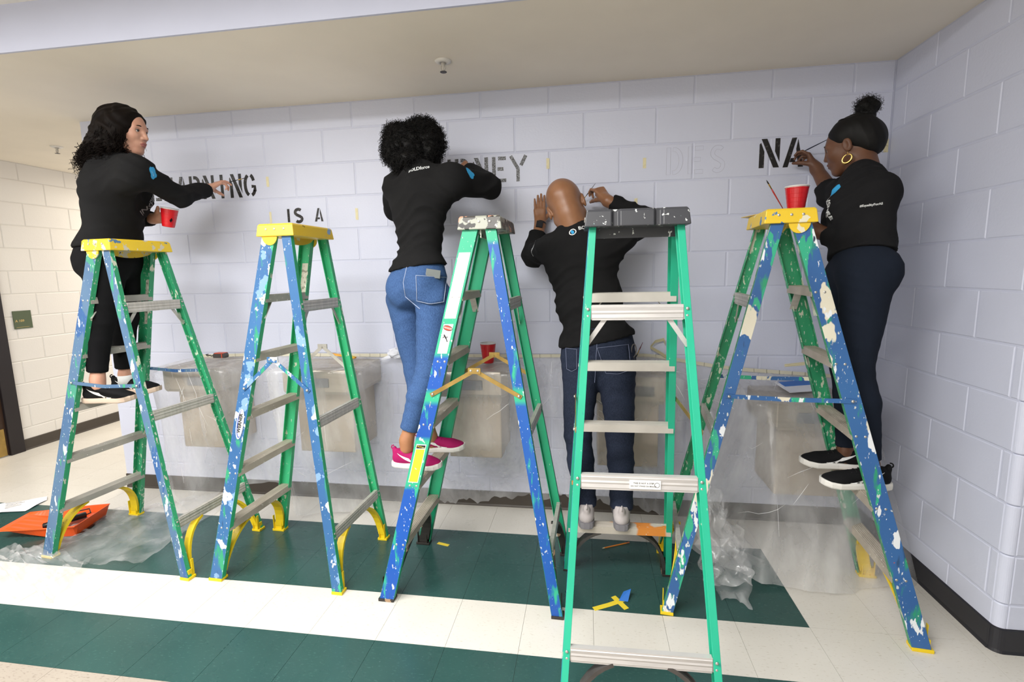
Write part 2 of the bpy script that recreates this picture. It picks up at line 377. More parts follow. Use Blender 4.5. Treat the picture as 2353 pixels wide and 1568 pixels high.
# sprinklers
def sprinkler(p, label):
    r = empty('ceiling_sprinkler', p)
    MB().lathe([(0.001, 0), (0.042, 0), (0.042, -0.003), (0.03, -0.010), (0.016, -0.012), (0.016, -0.004)], 24).build('escutcheon', M['tgrid'], r, smooth=True)
    b = MB().lathe([(0.010, 0), (0.010, -0.02), (0.006, -0.024), (0.003, -0.04), (0.003, -0.052)], 12)
    b.tube([(-0.009, 0, -0.02), (-0.012, 0, -0.035), (-0.004, 0, -0.05)], 0.0022, 6).tube([(0.009, 0, -0.02), (0.012, 0, -0.035), (0.004, 0, -0.05)], 0.0022, 6)
    b.build('sprinkler_frame', M['alum'], r)
    MB().lathe([(0.001, -0.052), (0.017, -0.052), (0.017, -0.054), (0.001, -0.054)], 16).build('deflector', M['greybrace'], r)
    tag(r, label, 'sprinkler')
p = atz(1018, 140, CEIL); sprinkler(tuple(p), 'chrome fire sprinkler on the cream ceiling above the middle of the wall')
p = atz(130, 337, CEIL); sprinkler(tuple(p), 'small fire sprinkler on the cream ceiling at far left near the hall')

# ------------------------------------------------------------------ ladders
def mk_ladder(spec):
    x, y, t, S, m, Hc = spec['pose']; root = empty('step_ladder', (x, y, 0), t-PI/2)
    W0, W1 = 0.268, 0.160; ZT = Hc-0.012; zt = Hc-0.085
    def w(z): return W0+(W1-W0)*z/zt
    def vc(z): return -S+(m-0.060+S)*z/zt
    def vr(z): return S+(m+0.042-S)*z/zt
    HW, HR = 0.034, 0.024
    ns = spec.get('near', 1)
    def rail(name, us, kind):
        vf, hw, fl_ = (vc, HW, 0.028) if kind == 'C' else (vr, HR, 0.024)
        tk = 0.004; rings = []
        for z in (0.012, 0.30, 0.6, 0.9, 1.2, 1.5, ZT-0.03):
            q = w(z); v = vf(z)
            rings.append([(us*(q-a), v+b, z) for a, b in ((0, -hw), (0, hw), (fl_, hw), (fl_, hw-tk), (tk, hw-tk), (tk, -hw+tk), (fl_, -hw+tk), (fl_, -hw))])
        b = MB(); n = 8
        vs = [p for r in rings for p in r]; b.v = vs
        for i in range(len(rings)-1):
            for j in range(n):
                k = (j+1) % n; f = (i*n+j, i*n+k, (i+1)*n+k, (i+1)*n+j)
                b.f.append(f if us > 0 else f[::-1]); b.m.append(0 if j == 0 else 1)
        for e in (0, (len(rings)-1)*n):
            for f in ((0, 1, 4, 5), (1, 2, 3, 4), (0, 5, 6, 7)):
                b.f.append(tuple(e+i for i in f)); b.m.append(1)
        return b.build(name, [spec['web'] if kind == 'C' else spec.get('webr', spec['web']), spec['green']], root, bevel=0.0012)
    rails = {}
    for us in (-1, 1):
        rails['C', us] = rail('climbing_rail', us, 'C'); rails['R', us] = rail('rear_rail', us, 'R')
    # feet
    fm = spec['foot']
    for kind, vf, hw in (('C', vc, HW), ('R', vr, HR)):
        for us in (-1, 1):
            q = w(0); v = vf(0); o_ = 0.004
            b = MB()
            sgn = -1 if kind == 'C' else 1
            e0, e1 = sorted((us*(q+o_), us*(q-0.044)))
            b.box((e0, v-hw-o_, 0), (e1, v+hw+o_, 0.014))
            e0, e1 = sorted((us*(q-0.007), us*(q-0.036)))
            b.box((e0, v-hw+0.006, 0.014), (e1, v+hw-0.006, 0.05))
            for vv in (v-hw+0.006, v+hw-0.010):
                e0, e1 = sorted((us*(q-0.03), us*(q-0.046)))
                b.box((e0, vv, 0.014), (e1, vv+0.004, 0.10))
            ft = b.build('foot_pad', fm, root, bevel=0.002)
            for k in (-1, 1):
                tag(MB().lathe([(0.004, 0), (0.004, 0.002), (0.001, 0.003)], 8, (us*(q-0.03), v+k*hw*0.45, 0.05)).build('bolt', M['blackfoot'], ft))
            # curved corner brace from foot up to the first step / brace
            z1 = 0.262; n = 9; rings = []
            p0 = Vector((us*(q-0.036), 0, 0.035)); p2 = Vector((us*(w(z1)-0.165), 0, z1)); p1 = Vector((us*(w(z1)-0.04), 0, z1-0.045))
            ww = 0.026 if kind == 'C' else 0.018
            for i in range(n):
                s = i/(n-1); p = p0*(1-s)**2+p1*2*s*(1-s)+p2*s*s; d = ((p1-p0)*(1-s)+(p2-p1)*s).normalized(); nn = Vector((d.z, 0, -d.x))
                v_ = vf(p.z); th = 0.004
                rings.append([(p.x+nn.x*a, v_+bb, p.z+nn.z*a) for a, bb in ((th, -ww), (th, ww), (-th*2.4, ww), (-th*2.4, ww-0.004), (-th, ww-0.004), (-th, -ww+0.004), (-th*2.4, -ww+0.004), (-th*2.4, -ww))])
            MB().loft(rings).build('corner_brace', spec['brace'], root)
    # steps
    for i, z in enumerate((0.30, 0.585, 0.872, 1.16, 1.445)):
        q = w(z)-0.005; v = vc(z); b = MB(); dp = 0.0298; h = 0.034
        prof = [(-dp, 0), (-dp, -h), (-dp+0.003, -h), (-dp+0.003, -0.004), (dp-0.003, -0.004), (dp-0.003, -h), (dp, -h), (dp, 0)]
        top = []
        for k in range(6): top += [(dp-0.004-k*0.009, 0.0), (dp-0.006-k*0.009, 0.0016), (dp-0.009-k*0.009, 0.0016), (dp-0.011-k*0.009, 0.0)]
        prof = prof+top
        b.loft([[(s*q, v+a, z+c) for a, c in prof] for s in (-1, 1)])
        st = b.build('step', spec['steps'][i], root)
        for us in (-1, 1):
            for k in (-1, 1):
                MB().loft([[(us*(w(z)+dd), v+k*0.016+rr*math.cos(a), z-0.016+rr*math.sin(a)) for a in np.linspace(0, 2*PI, 9)[:-1]] for dd, rr in ((0, 0.006), (0.002, 0.005), (0.003, 0.002))]).build('rivet', M['rivet'], rails['C', us], smooth=True)
        if i == 4:
            for us in (-1, 1):
                MB().bar((us*(q-0.004), v, z-0.11), (us*(q-0.065), v, z-0.03), 0.03, 0.003, (1, 0, 0.6)).build('step_brace', M['alum'], st)
    # rear braces
    for i, z in enumerate((0.285, 0.835, 1.39)):
        q = w(z)-0.001; v = vr(z); b = MB(); s0 = v+HR-0.004 if spec.get('rear_out') else v-HR+0.004
        s0 = v+HR; tk = 0.004
        prof = [(-tk, -0.026), (0, -0.026), (0, -0.020), (0.002, -0.018), (0, -0.006), (0.002, 0), (0, 0.006), (0.002, 0.018), (0, 0.020), (0, 0.026), (-0.018, 0.026), (-0.018, 0.023), (-tk, 0.023)]
        if spec.get('outer_braces'): pass
        b.loft([[(s*(q-0.026), s0-0.002+a, z+c) for a, c in prof] for s in (-1, 1)])
        br = b.build('rear_brace', spec['bracem'], root)
        for s in (-1, 1):   # end tabs behind the rail flange
            MB().box((min(s*(q-0.026), s*(q-0.004)), v+HR-0.009, z-0.024), (max(s*(q-0.026), s*(q-0.004)), v+HR-0.005, z+0.024)).build('brace_tab', spec['bracem'], br)
            for k in (-1, 1):
                MB().loft([[(s*(q-0.013)+rr*math.cos(a), v+HR+dd, z+k*0.012+rr*math.sin(a)) for a in np.linspace(0, 2*PI, 9)[:-1]] for dd, rr in ((0, 0.006), (0.002, 0.005), (0.003, 0.002))]).build('rivet', M['rivet'], rails['R', s], smooth=True)
        if i == 2:
            for s in (-1, 1):
                MB().bar((s*(q-0.006), v+HR-0.012, z-0.115), (s*(q-0.072), v+HR-0.012, z-0.02), 0.016, 0.003, (0, 1, 0)).build('brace_gusset', spec['bracem'], br)
    # cap
    cm = spec['cap']; cu = 0.168; va, vb = m-0.100, m+0.082; z0, z1 = Hc-0.058, Hc
    b = MB(); rings = []
    notches = spec.get('notch')
    def ring(z, e):
        pts = []
        xs = [-cu, -0.085, -0.078, -0.062, -0.055, 0.055, 0.062, 0.078, 0.085, cu]
        for sgn, vv in ((-1, va), (1, vb)):
            row = []
            for k, xx in enumerate(xs):
                n_ = 0.013 if (k in (2, 3, 6, 7) and notches) else 0
                row.append((xx+(e if xx == cu else -e if xx == -cu else 0), vv+sgn*(e-n_), z))
            pts += row if sgn < 0 else row[::-1]
        return pts
    rings = [ring(z0, 0.006), ring(z0+0.004, 0.006), ring(z1-0.008, 0.0), ring(z1, -0.006)]
    b.loft(rings)
    cap = b.build('top_cap', cm, root, bevel=0.003)
    # raised rims and holes on the cap top
    for xx in (-0.1, 0.1):
        MB().lathe([(0.02, 0.0), (0.02, 0.0015), (0.015, 0.0015), (0.015, 0.0)], 16, (xx, m-0.01, z1)).build('tool_hole_rim', cm, cap)
    # round ears covering the hinge
    if spec.get('ears'):
        for us in (-1, 1):
            pts = [(0.040*math.cos(a), 0.045*math.sin(a)) for a in np.linspace(0, -PI, 13)]
            vcc = vc(z0)+0.01
            b = MB(); b.loft([[(us*(w(z0)+dd), vcc+a, z0+c+0.004) for a, c in pts] for dd in (0.002, 0.007)]); b.build('hinge_ear', cm, cap)
        b = MB(); rings = []
        for sgn, vv in ((-1, va),):
            top = [(xx, z0+0.004) for xx in np.linspace(-0.13, 0.13, 15)]; bot = [(xx, z0-0.034*max(0, math.cos(xx/0.13*PI/2))**0.6) for xx in np.linspace(0.13, -0.13, 15)]
            for dd in (0, 0.005): rings.append([(a, m-0.01+dd, c) for a, c in top+bot])
        MB().loft(rings).build('cap_skirt', cm, cap)
    else:
        MB().box((-cu+0.02, m-0.012, z0-0.034), (cu-0.02, m-0.006, z0+0.002)).build('cap_skirt', cm, cap)
    for us in (-1, 1):
        for vv in (vc(z0)+0.0, vr(z0), m-0.01):
            MB().loft([[(us*(cu+0.003+dd), vv+rr*math.cos(a), Hc-0.026+rr*math.sin(a)) for a in np.linspace(0, 2*PI, 9)[:-1]] for dd, rr in ((0, 0.006), (0.002, 0.005), (0.003, 0.002))]).build('rivet', M['rivet'], cap)
    # spreaders
    zs = 0.998
    for us in (-1, 1):
        q = w(zs)+0.0035; a = Vector((us*q, vc(zs), zs)); c = Vector((us*q, vr(zs), zs)); mid = (a+c)/2; mid.z += spec['rise'] if us == ns else spec.get('rise2', spec['rise'])
        sm = spec['spread'] if us == ns else spec.get('spread2', spec['spread'])
        b = MB(); k = 0.018
        dd = (mid-a).normalized()
        b.bar(a-dd*0.012, mid-dd*0.0, k, 0.003, (1, 0, 0)); dd = (c-mid).normalized(); b.bar(mid, c+dd*0.012, k, 0.003, (1, 0, 0))
        sp = b.build('spreader', sm, root)
        if spec['rise'] > 0.02:
            MB().box((min(us*q, us*(q+0.006)), mid.y-0.028, mid.z-0.014), (max(us*q, us*(q+0.006)), mid.y+0.028, mid.z+0.012)).build('spreader_hinge', sm, sp)
        for p in (a, c) + (() if spec['rise'] < 0.02 else (mid+Vector((0, -0.016, 0)), mid+Vector((0, 0.016, 0)))):
            MB().loft([[(p.x+us*(0.002+dx), p.y+rr*math.cos(an), p.z+rr*math.sin(an)) for an in np.linspace(0, 2*PI, 9)[:-1]] for dx, rr in ((0, 0.007), (0.004, 0.006), (0.006, 0.002))]).build('bolt', M['rivet'], sp, smooth=True)
    # labels on the webs
    def plate(name, us, kind, za, zb, hw, inside, mt, dv=0.0, par=None, off=0.0006):
        vf = vc if kind == 'C' else vr; b = MB(); rings = []
        for z in (za, zb):
            uu = us*(w(z)+(off if not inside else -0.004-off)); uo = us*(w(z)+(off+0.0006 if not inside else -0.0046-off))
            rings.append([(uu, vf(z)+dv-hw, z), (uu, vf(z)+dv+hw, z), (uo, vf(z)+dv+hw, z), (uo, vf(z)+dv-hw, z)])
        b.loft(rings); return b.build(name, mt, par or rails[kind, us])
    def webframe(us, z, dv=0.0, off=0.0015):  # a point on the outer face and its axes
        d = Vector((us*(w(z+.1)-w(z)), vc(z+.1)-vc(z), .1)).normalized()
        return Vector((us*(w(z)+off), vc(z)+dv, z)), d
    spec.get('extra', lambda *a: None)(root, rails, plate, webframe, w, vc)
    tag(root, spec['label'], 'ladder', 'paint spattered step ladders along the wall')
    return root
def ex1(root, rails, plate, wf, w, vc):
    plate('paper_label', -1, 'C', 1.27, 1.53, 0.018, True, M['label_g'])
def ex2(root, rails, plate, wf, w, vc):
    plate('paper_label', -1, 'C', 1.32, 1.60, 0.018, True, M['label_g'])
    p, d = wf(1, 0.82, 0.004)
    s = Vector((0, 1, 0)); s = (s-d*s.dot(d)).normalized()
    for i, (ra, rb, mt, off) in enumerate(((0.020, 0.078, M['label_w'], 0.0006), (0.0175, 0.073, M['blue_ink'], 0.0010), (0.0145, 0.070, M['label_w'], 0.0014))):
        b = MB(); pts = []
        ring = [p+s*(ra*math.cos(a)+(0.002*i))+d*(rb*math.sin(a)+0.003*i)+Vector((off, 0, 0)) for a in np.linspace(0, 2*PI, 25)[:-1]]
        b.loft([[tuple(q) for q in ring], [tuple(q+Vector((0.0004, 0, 0))) for q in ring]]).build('maker_badge', mt, rails['C', 1])
    text('WERNER', 0.0245, M['ink'], rails['C', 1], p+Vector((0.0022, 0, 0))+d*0.005, d, -s, 'lettering', 0.0003, 0.001)
def ex3(root, rails, plate, wf, w, vc):
    r = rails['C', 1]
    plate('white_label', 1, 'C', 1.335, 1.62, 0.026, False, M['label_w'])
    lb = plate('white_label', 1, 'C', 1.18, 1.31, 0.022, False, M['label_w'])
    p, d = wf(1, 1.293, 0.0, 0.002); s = Vector((0, 1, 0)); s = (s-d*s.dot(d)).normalized()
    for ra, rb, mt, o_ in ((0.022, 0.012, M['ink'], 0.0), (0.019, 0.010, M['red_ink'], 0.0004)):
        ring = [p+s*(ra*math.cos(a))+d*(rb*math.sin(a))+Vector((o_, 0, 0)) for a in np.linspace(0, 2*PI, 17)[:-1]]
        MB().loft([[tuple(q) for q in ring], [tuple(q+Vector((0.0004, 0, 0))) for q in ring]]).build('danger_badge', mt, r)
    text('DANGER', 0.011, M['white_ink'], r, p+Vector((0.0012, 0, 0)), s, d, 'lettering', 0.0002)
    p, d = wf(1, 1.25, 0.0, 0.002)   # falling-figure pictogram
    b = MB()
    for a0, a1, ww in (((-0.010, 0.012), (0.004, -0.004), 0.006), ((0.004, -0.004), (0.012, -0.016), 0.004), ((-0.002, 0.002), (0.010, 0.006), 0.003), ((-0.006, 0.006), (-0.012, -0.004), 0.003)):
        b.bar(p+s*a0[0]+d*a0[1], p+s*a1[0]+d*a1[1], ww, 0.0005, (1, 0, 0))
    b.build('pictogram', M['ink'], r)
    plate('yellow_label', 1, 'C', 0.585, 0.765, 0.0235, False, M['label_w'])
    plate('yellow_label', 1, 'C', 0.589, 0.742, 0.0205, False, M['label_y'], off=0.0014)
    plate('yellow_label', 1, 'C', 0.746, 0.761, 0.0205, False, M['ink'], off=0.0014)
    p, d = wf(1, 0.753, 0.0, 0.0024)
    text('CAUTION', 0.0095, M['label_y'], r, p+Vector((0.0012, 0, 0)), s, d, 'lettering', 0.0002)
def ex4(root, rails, plate, wf, w, vc):
    br = [o for o in root.children if o.name.startswith('rear_brace')][1]
    vv = 0.4844+(0.1024+0.042-0.4844)*0.835/1.65+0.024+0.0035
    MB().box((-0.07, vv-0.002, 0.818), (0.03, vv, 0.848)).build('white_label', M['label_w'], br)
    # sticker text faces +v
    text('THIS IS NOT A STEP', 0.0075, M['ink'], br, (-0.015, vv+0.0006, 0.838), (-1, 0, 0), (0, 0, 1), 'lettering', 0.0002)
    text('DO NOT STAND ON BRACES', 0.0062, M['ink'], br, (-0.015, vv+0.0006, 0.828), (-1, 0, 0), (0, 0, 1), 'lettering', 0.0002)
    ring = [(-0.058+0.008*math.cos(a), vv, 0.833+0.008*math.sin(a)) for a in np.linspace(0, 2*PI, 17)]
    MB().tube(ring, 0.0008, 4).build('lettering', M['ink'], br)
SG, ST, SCl, SO = M['step_grey'], M['step_tan'], M['step_clean'], M['step_orange']
LADS = [
 dict(pose=(-2.2612, -0.6694, -0.0932, 0.4753, 0.0574, 1.739), web=M['blue1'], green=M['green1'], foot=M['yellow'], brace=M['yellow'], steps=[SG]*5, bracem=M['alum'], cap=M['cap1'], ears=True, rise=-0.012, spread=M['blue1'], extra=ex1,
      label='leftmost green and faded blue ladder with yellow cap, woman with curly hair standing on it'),
 dict(pose=(-1.3015, -0.7103, -0.0399, 0.3392, 0.1065, 1.7775), web=M['blue2'], green=M['green2'], foot=M['yellow'], brace=M['yellow'], steps=[ST]*4+[SG], bracem=M['alum'], cap=M['cap2'], ears=True, rise=0.145, spread=M['blue2'], spread2=M['alum'], extra=ex2,
      label='second ladder from the left, yellow cap, light blue daubs, nobody standing on it'),
 dict(pose=(-0.3039, -0.7521, -0.025, 0.4049, 0.0842, 1.7737), web=M['blue3'], webr=M['blue3r'], green=M['green3'], foot=M['blackfoot'], brace=M['blackfoot'], steps=[ST]*5, bracem=M['alum'], cap=M['cap3'], ears=False, rise=0.11, spread=M['bronze'], extra=ex3,
      label='bright blue ladder with crusted grey cap and gold spreader, woman in pink shoes on it'),
 dict(pose=(0.3837, -1.1113, -1.5487, 0.4844, 0.1024, 1.7365), web=M['blue4'], green=M['green4'], foot=M['blackfoot'], brace=M['greybrace'], steps=[SO, SO, SCl, SCl, SCl], bracem=M['brace_white'], cap=M['cap4'], notch=True, rise=0.0, spread=M['bronze'], extra=ex4,
      label='teal green ladder with black cap seen square on in front of the bald man'),
 dict(pose=(1.0882, -0.7228, 3.0418, 0.4871, 0.0603, 1.7616), near=-1, web=M['blue5'], green=M['green1'], foot=M['yellow'], brace=M['yellow'], steps=[ST]*5, bracem=M['alum'], cap=M['cap5'], ears=True, rise=-0.004, spread=M['blue5'],
      label='rightmost ladder heavily daubed in blue and cream, red cup on its yellow cap'),
]
LROOT = [mk_ladder(s) for s in LADS]
# ------------------------------------------------------------------ signed-distance modelling (people, clothes, shoes, hair)
class Field:
    def __init__(s, lo, hi, h):
        s.h = h; s.lo = np.array(lo, float)-2*h; n = np.ceil((np.array(hi)+2*h-s.lo)/h).astype(int)+1
        s.d = np.full(n, 9.0, np.float32); s.ax = [(s.lo[i]+h*np.arange(n[i])).astype(np.float32) for i in range(3)]
    def reg(s, lo, hi):
        sl = []
        for i in range(3):
            a = int(max(0, math.floor((lo[i]-s.lo[i])/s.h))); b = int(min(s.d.shape[i], math.ceil((hi[i]-s.lo[i])/s.h)+1)); sl.append(slice(a, max(a, b)))
        X = s.ax[0][sl[0]][:, None, None]; Y = s.ax[1][sl[1]][None, :, None]; Z = s.ax[2][sl[2]][None, None, :]
        return tuple(sl), X, Y, Z
    def union(s, sl, n, k):
        o = s.d[sl]
        if n.size == 0: return
        if k > 0:
            h = np.clip(0.5+0.5*(o-n)/k, 0, 1); s.d[sl] = o*(1-h)+n*h-k*h*(1-h)
        else: s.d[sl] = np.minimum(o, n)
    def cone(s, a, b, r1, r2, k=0.02, cuts=(), sub=False):
        a = np.array(a, float); b = np.array(b, float); m = max(r1, r2)+k+s.h*2
        sl, X, Y, Z = s.reg(np.minimum(a, b)-m, np.maximum(a, b)+m)
        if 0 in s.d[sl].shape: return
        ba = b-a; L = float(ba@ba)+1e-12
        px, py, pz = X-a[0], Y-a[1], Z-a[2]; t = np.clip((px*ba[0]+py*ba[1]+pz*ba[2])/L, 0, 1)
        n = np.sqrt((px-t*ba[0])**2+(py-t*ba[1])**2+(pz-t*ba[2])**2)-(r1+(r2-r1)*t)
        for p, q in cuts: n = np.maximum(n, (X-p[0])*q[0]+(Y-p[1])*q[1]+(Z-p[2])*q[2])
        if sub: s.d[sl] = -s._sm(-s.d[sl], n, k)
        else: s.union(sl, n.astype(np.float32), k)
    def _sm(s, o, n, k):
        if k <= 0: return np.minimum(o, n)
        h = np.clip(0.5+0.5*(o-n)/k, 0, 1); return o*(1-h)+n*h-k*h*(1-h)
    def ell(s, c, r, k=0.02, M3=None, sub=False):
        c = np.array(c, float); m = max(r)+k+2*s.h; sl, X, Y, Z = s.reg(c-m, c+m)
        if 0 in s.d[sl].shape: return
        X, Y, Z = X-c[0], Y-c[1], Z-c[2]
        if M3 is not None:
            A = np.array(M3); X, Y, Z = [A[i][0]*X+A[i][1]*Y+A[i][2]*Z for i in range(3)]   # rows = local axes
        k0 = np.sqrt((X/r[0])**2+(Y/r[1])**2+(Z/r[2])**2)+1e-9; k1 = np.sqrt((X/r[0]**2)**2+(Y/r[1]**2)**2+(Z/r[2]**2)**2)+1e-9
        n = (k0*(k0-1)/k1).astype(np.float32)
        if sub: s.d[sl] = -s._sm(-s.d[sl], n, k)
        else: s.union(sl, n, k)
    def clip(s, p, q):      # keep the side where (x-p).q < 0
        sl, X, Y, Z = s.reg(s.lo, s.lo+s.h*np.array(s.d.shape))
        s.d = np.maximum(s.d, ((X-p[0])*q[0]+(Y-p[1])*q[1]+(Z-p[2])*q[2]).astype(np.float32))
    def warp(s, fn):
        s.d = s.d+fn(s.ax[0][:, None, None], s.ax[1][None, :, None], s.ax[2][None, None, :]).astype(np.float32)
    def surf(s):
        d = s.d; n = np.array(d.shape); sg = d < 0; cnt = np.zeros(n-1, np.int8)
        for i in (0, 1):
            for j in (0, 1):
                for k in (0, 1): cnt += sg[i:n[0]-1+i, j:n[1]-1+j, k:n[2]-1+k]
        act = np.argwhere((cnt > 0) & (cnt < 8)); idx = np.full(n-1, -1, np.int64); idx[tuple(act.T)] = np.arange(len(act))
        pos = np.zeros((len(act), 3)); num = np.zeros(len(act))
        for ax in range(3):
            o1, o2 = [a for a in range(3) if a != ax]
            for u in (0, 1):
                for v in (0, 1):
                    c0 = np.zeros(3, int); c0[o1] = u; c0[o2] = v; c1 = c0.copy(); c1[ax] = 1
                    a = d[tuple((act+c0).T)]; b = d[tuple((act+c1).T)]; cr = (a < 0) != (b < 0); t = np.where(cr, a/(a-b+1e-12), 0)
                    p = c0[None, :]+t[:, None]*(c1-c0)[None, :]; pos += p*cr[:, None]; num += cr
        V = s.lo+s.h*(act+pos/num[:, None]); Q = []
        for ax in range(3):
            o1, o2 = (ax+1) % 3, (ax+2) % 3
            sl0 = [slice(None)]*3; sl1 = [slice(None)]*3; sl0[ax] = slice(0, -1); sl1[ax] = slice(1, None)
            ch = sg[tuple(sl0)] != sg[tuple(sl1)]; e = np.argwhere(ch)
            e = e[(e[:, o1] > 0) & (e[:, o2] > 0) & (e[:, o1] < n[o1]-1) & (e[:, o2] < n[o2]-1)]
            a = sg[tuple(e.T)]
            def cell(u, v):
                q = e.copy(); q[:, o1] -= u; q[:, o2] -= v; return idx[tuple(q.T)]
            q = np.stack([cell(1, 1), cell(0, 1), cell(0, 0), cell(1, 0)], 1); q[~a] = q[~a][:, ::-1]; Q.append(q)
        return V, np.concatenate(Q)
    def build(s, name, mat, parent, org, disp=None):
        V, Q = s.surf(); V = V-np.array(org)
        me = bpy.data.meshes.new(name); me.vertices.add(len(V)); me.vertices.foreach_set('co', V.astype(np.float32).ravel())
        me.loops.add(len(Q)*4); me.loops.foreach_set('vertex_index', Q.astype(np.int32).ravel())
        me.polygons.add(len(Q)); me.polygons.foreach_set('loop_start', np.arange(0, len(Q)*4, 4, dtype=np.int32))
        me.polygons.foreach_set('use_smooth', np.ones(len(Q), bool)); me.update(calc_edges=True); me.validate()
        for m in (mat if isinstance(mat, list) else [mat]): me.materials.append(m)
        return link(name, me, parent)
def N_(v): v = np.array(v, float); return v/np.linalg.norm(v)
def frame(fwd, up):       # rows: forward, left, up
    f = N_(fwd); l = N_(np.cross(up, f)); u = np.cross(f, l); return np.array([f, l, u])
def join_mesh(name, parts, mats, parent, org):
    vs = []; fs = []; fm = []; b = 0
    for V, Q, mi in parts:
        vs.append(V-np.array(org)); fs.append(Q+b); fm.append(np.broadcast_to(mi, len(Q))); b += len(V)
    V = np.concatenate(vs); Q = np.concatenate(fs); fm = np.concatenate(fm)
    me = bpy.data.meshes.new(name); me.vertices.add(len(V)); me.vertices.foreach_set('co', V.astype(np.float32).ravel())
    me.loops.add(len(Q)*4); me.loops.foreach_set('vertex_index', Q.astype(np.int32).ravel())
    me.polygons.add(len(Q)); me.polygons.foreach_set('loop_start', np.arange(0, len(Q)*4, 4, dtype=np.int32))
    me.polygons.foreach_set('use_smooth', np.ones(len(Q), bool)); me.update(calc_edges=True)
    for m in mats: me.materials.append(m)
    me.polygons.foreach_set('material_index', fm.astype(np.int32)); me.validate(); return link(name, me, parent)
def skin(name, h, h2, lip=None):
    t = NT(name); c = t.mix(t.ramp(t.noise(18, 3), 0.3, 0.7), lin(h), lin(h2)); t.bump(t.noise(220, 2), 0.12, 0.0006)
    t.b.inputs['Subsurface Weight'].default_value = 0.12; t.b.inputs['Subsurface Radius'].default_value = (0.012, 0.005, 0.003)
    return t.done(c, 0.38 if lip == 0 else 0.5, 0, 0.5)
def cloth(name, h, var=0.12, rough=0.95, scale=260, spec=0.15):
    t = NT(name); c = lin(h); k = tuple(x*(1-var) for x in c[:3])+(1,); k2 = tuple(min(1, x*(1+var)) for x in c[:3])+(1,)
    cc = t.mix(t.ramp(t.noise(5, 3), 0.3, 0.7), k, k2); t.bump(t.noise(scale, 2), 0.25, 0.0008); return t.done(cc, rough, 0, spec)
def denim(name, h, h2, fade):
    t = NT(name); c = t.mix(t.ramp(t.noise(4, 3, (1, 1, 0.5)), 0.3, 0.7), lin(h), lin(h2)); c = t.mix(t.ramp(t.noise(420, 2, (1, 1, 0.25)), 0.35, 0.75), c, lin(fade))
    t.bump(t.noise(500, 2), 0.3, 0.0006); return t.done(c, 0.85, 0, 0.2)
M['shirt'] = cloth('black_jersey', '#1b1b1c'); M['sweat'] = cloth('black_fleece', '#1d1d1f', 0.1)
M['pants_k'] = cloth('black_trouser_cloth', '#131315'); M['pants_n'] = cloth('dark_navy_trouser_cloth', '#1c222e')
M['jeans_b'] = denim('mid_blue_denim', '#314a74', '#3b5785', '#4b6a9a'); M['jeans_d'] = denim('dark_blue_denim', '#1a2030', '#22293b', '#2e3649')
M['stitch'] = plain('pale_stitching', '#a9b4cc', 0.8); M['stitch_d'] = plain('muted_stitching', '#6e7690', 0.8)
M['hair_k'] = plain('black_hair', '#0b0a0a', 0.6, 0, 0.2, 40, 0.2, 0.25); M['hair_b'] = plain('dark_brown_hair', '#120c09', 0.6, 0, 0.3, 30, 0.2, 0.12)
M['hair_bl'] = plain('lighter_brown_hair', '#3a2819', 0.4, 0, 0.3, 30)
M['eye_w'] = plain('eye_white', '#dcd8d2', 0.25); M['eye_d'] = plain('dark_iris', '#20150f', 0.2)
SK = {'P1': (skin('light_skin', '#c9957e', '#d3a18a'), skin('light_lip', '#b06a60', '#b87068')),
      'P2': (skin('warm_brown_skin', '#a5714f', '#b07c58'), None), 'P3': (skin('tan_brown_skin', '#8c6144', '#986c4e', 0), None),
      'P5': (skin('dark_brown_skin', '#5e3c2a', '#6b4630'), skin('dark_lip', '#58302a', '#603630'))}

def head_field(c, F3, s=1.0, h=0.0033, ns=1.0):
    c = np.array(c, float); g = lambda p: c+s*(p[0]*F3[0]+p[1]*F3[1]+p[2]*F3[2])
    f = Field(c-0.24, c+0.18, h)
    E = lambda p, r, k=0.02, sub=False: f.ell(g(p), tuple(q*s for q in r), k*s, F3, sub)
    Cn = lambda a, b, r1, r2, k=0.02, sub=False: f.cone(g(a), g(b), r1*s, r2*s, k*s, (), sub)
    E((-0.012, 0, 0.030), (0.097, 0.076, 0.085)); E((0.032, 0, -0.025), (0.060, 0.060, 0.088), 0.03)
    for y in (-1, 1):
        Cn((-0.008, y*0.050, -0.055), (0.058, y*0.018, -0.098), 0.022, 0.018, 0.03); E((0.052, y*0.036, -0.022), (0.030, 0.024, 0.026), 0.025)
        Cn((0.080, y*0.014, 0.022), (0.070, y*0.044, 0.020), 0.010, 0.010, 0.02)
    E((0.068, 0, -0.100), (0.020, 0.024, 0.016), 0.02)
    for y in (-1, 1): E((0.098, y*0.032, 0.004), (0.020, 0.019, 0.012), 0.012, True)
    Cn((0.086, 0, 0.014), (0.088+0.0195*ns, 0, -0.027), 0.0075, 0.0108*ns, 0.013); 
    for y in (-1, 1): E((0.096, y*0.013, -0.031), (0.011, 0.0085, 0.0075), 0.008)
    E((0.078, 0, -0.062), (0.018, 0.030, 0.020), 0.02)
    E((0.0945, 0, -0.0565), (0.009, 0.023, 0.0062), 0.005); E((0.092, 0, -0.068), (0.009, 0.019, 0.0070), 0.005); E((0.103, 0, -0.0622), (0.010, 0.022, 0.0014), 0.003, True)
    for y in (-1, 1):
        E((-0.012, y*0.078, -0.008), (0.019, 0.008, 0.031), 0.006); E((-0.008, y*0.086, -0.006), (0.010, 0.006, 0.018), 0.004, True)
        Cn((-0.018, y*0.074, 0.012), (-0.02, y*0.072, -0.02), 0.007, 0.006, 0.008)
    return f, g
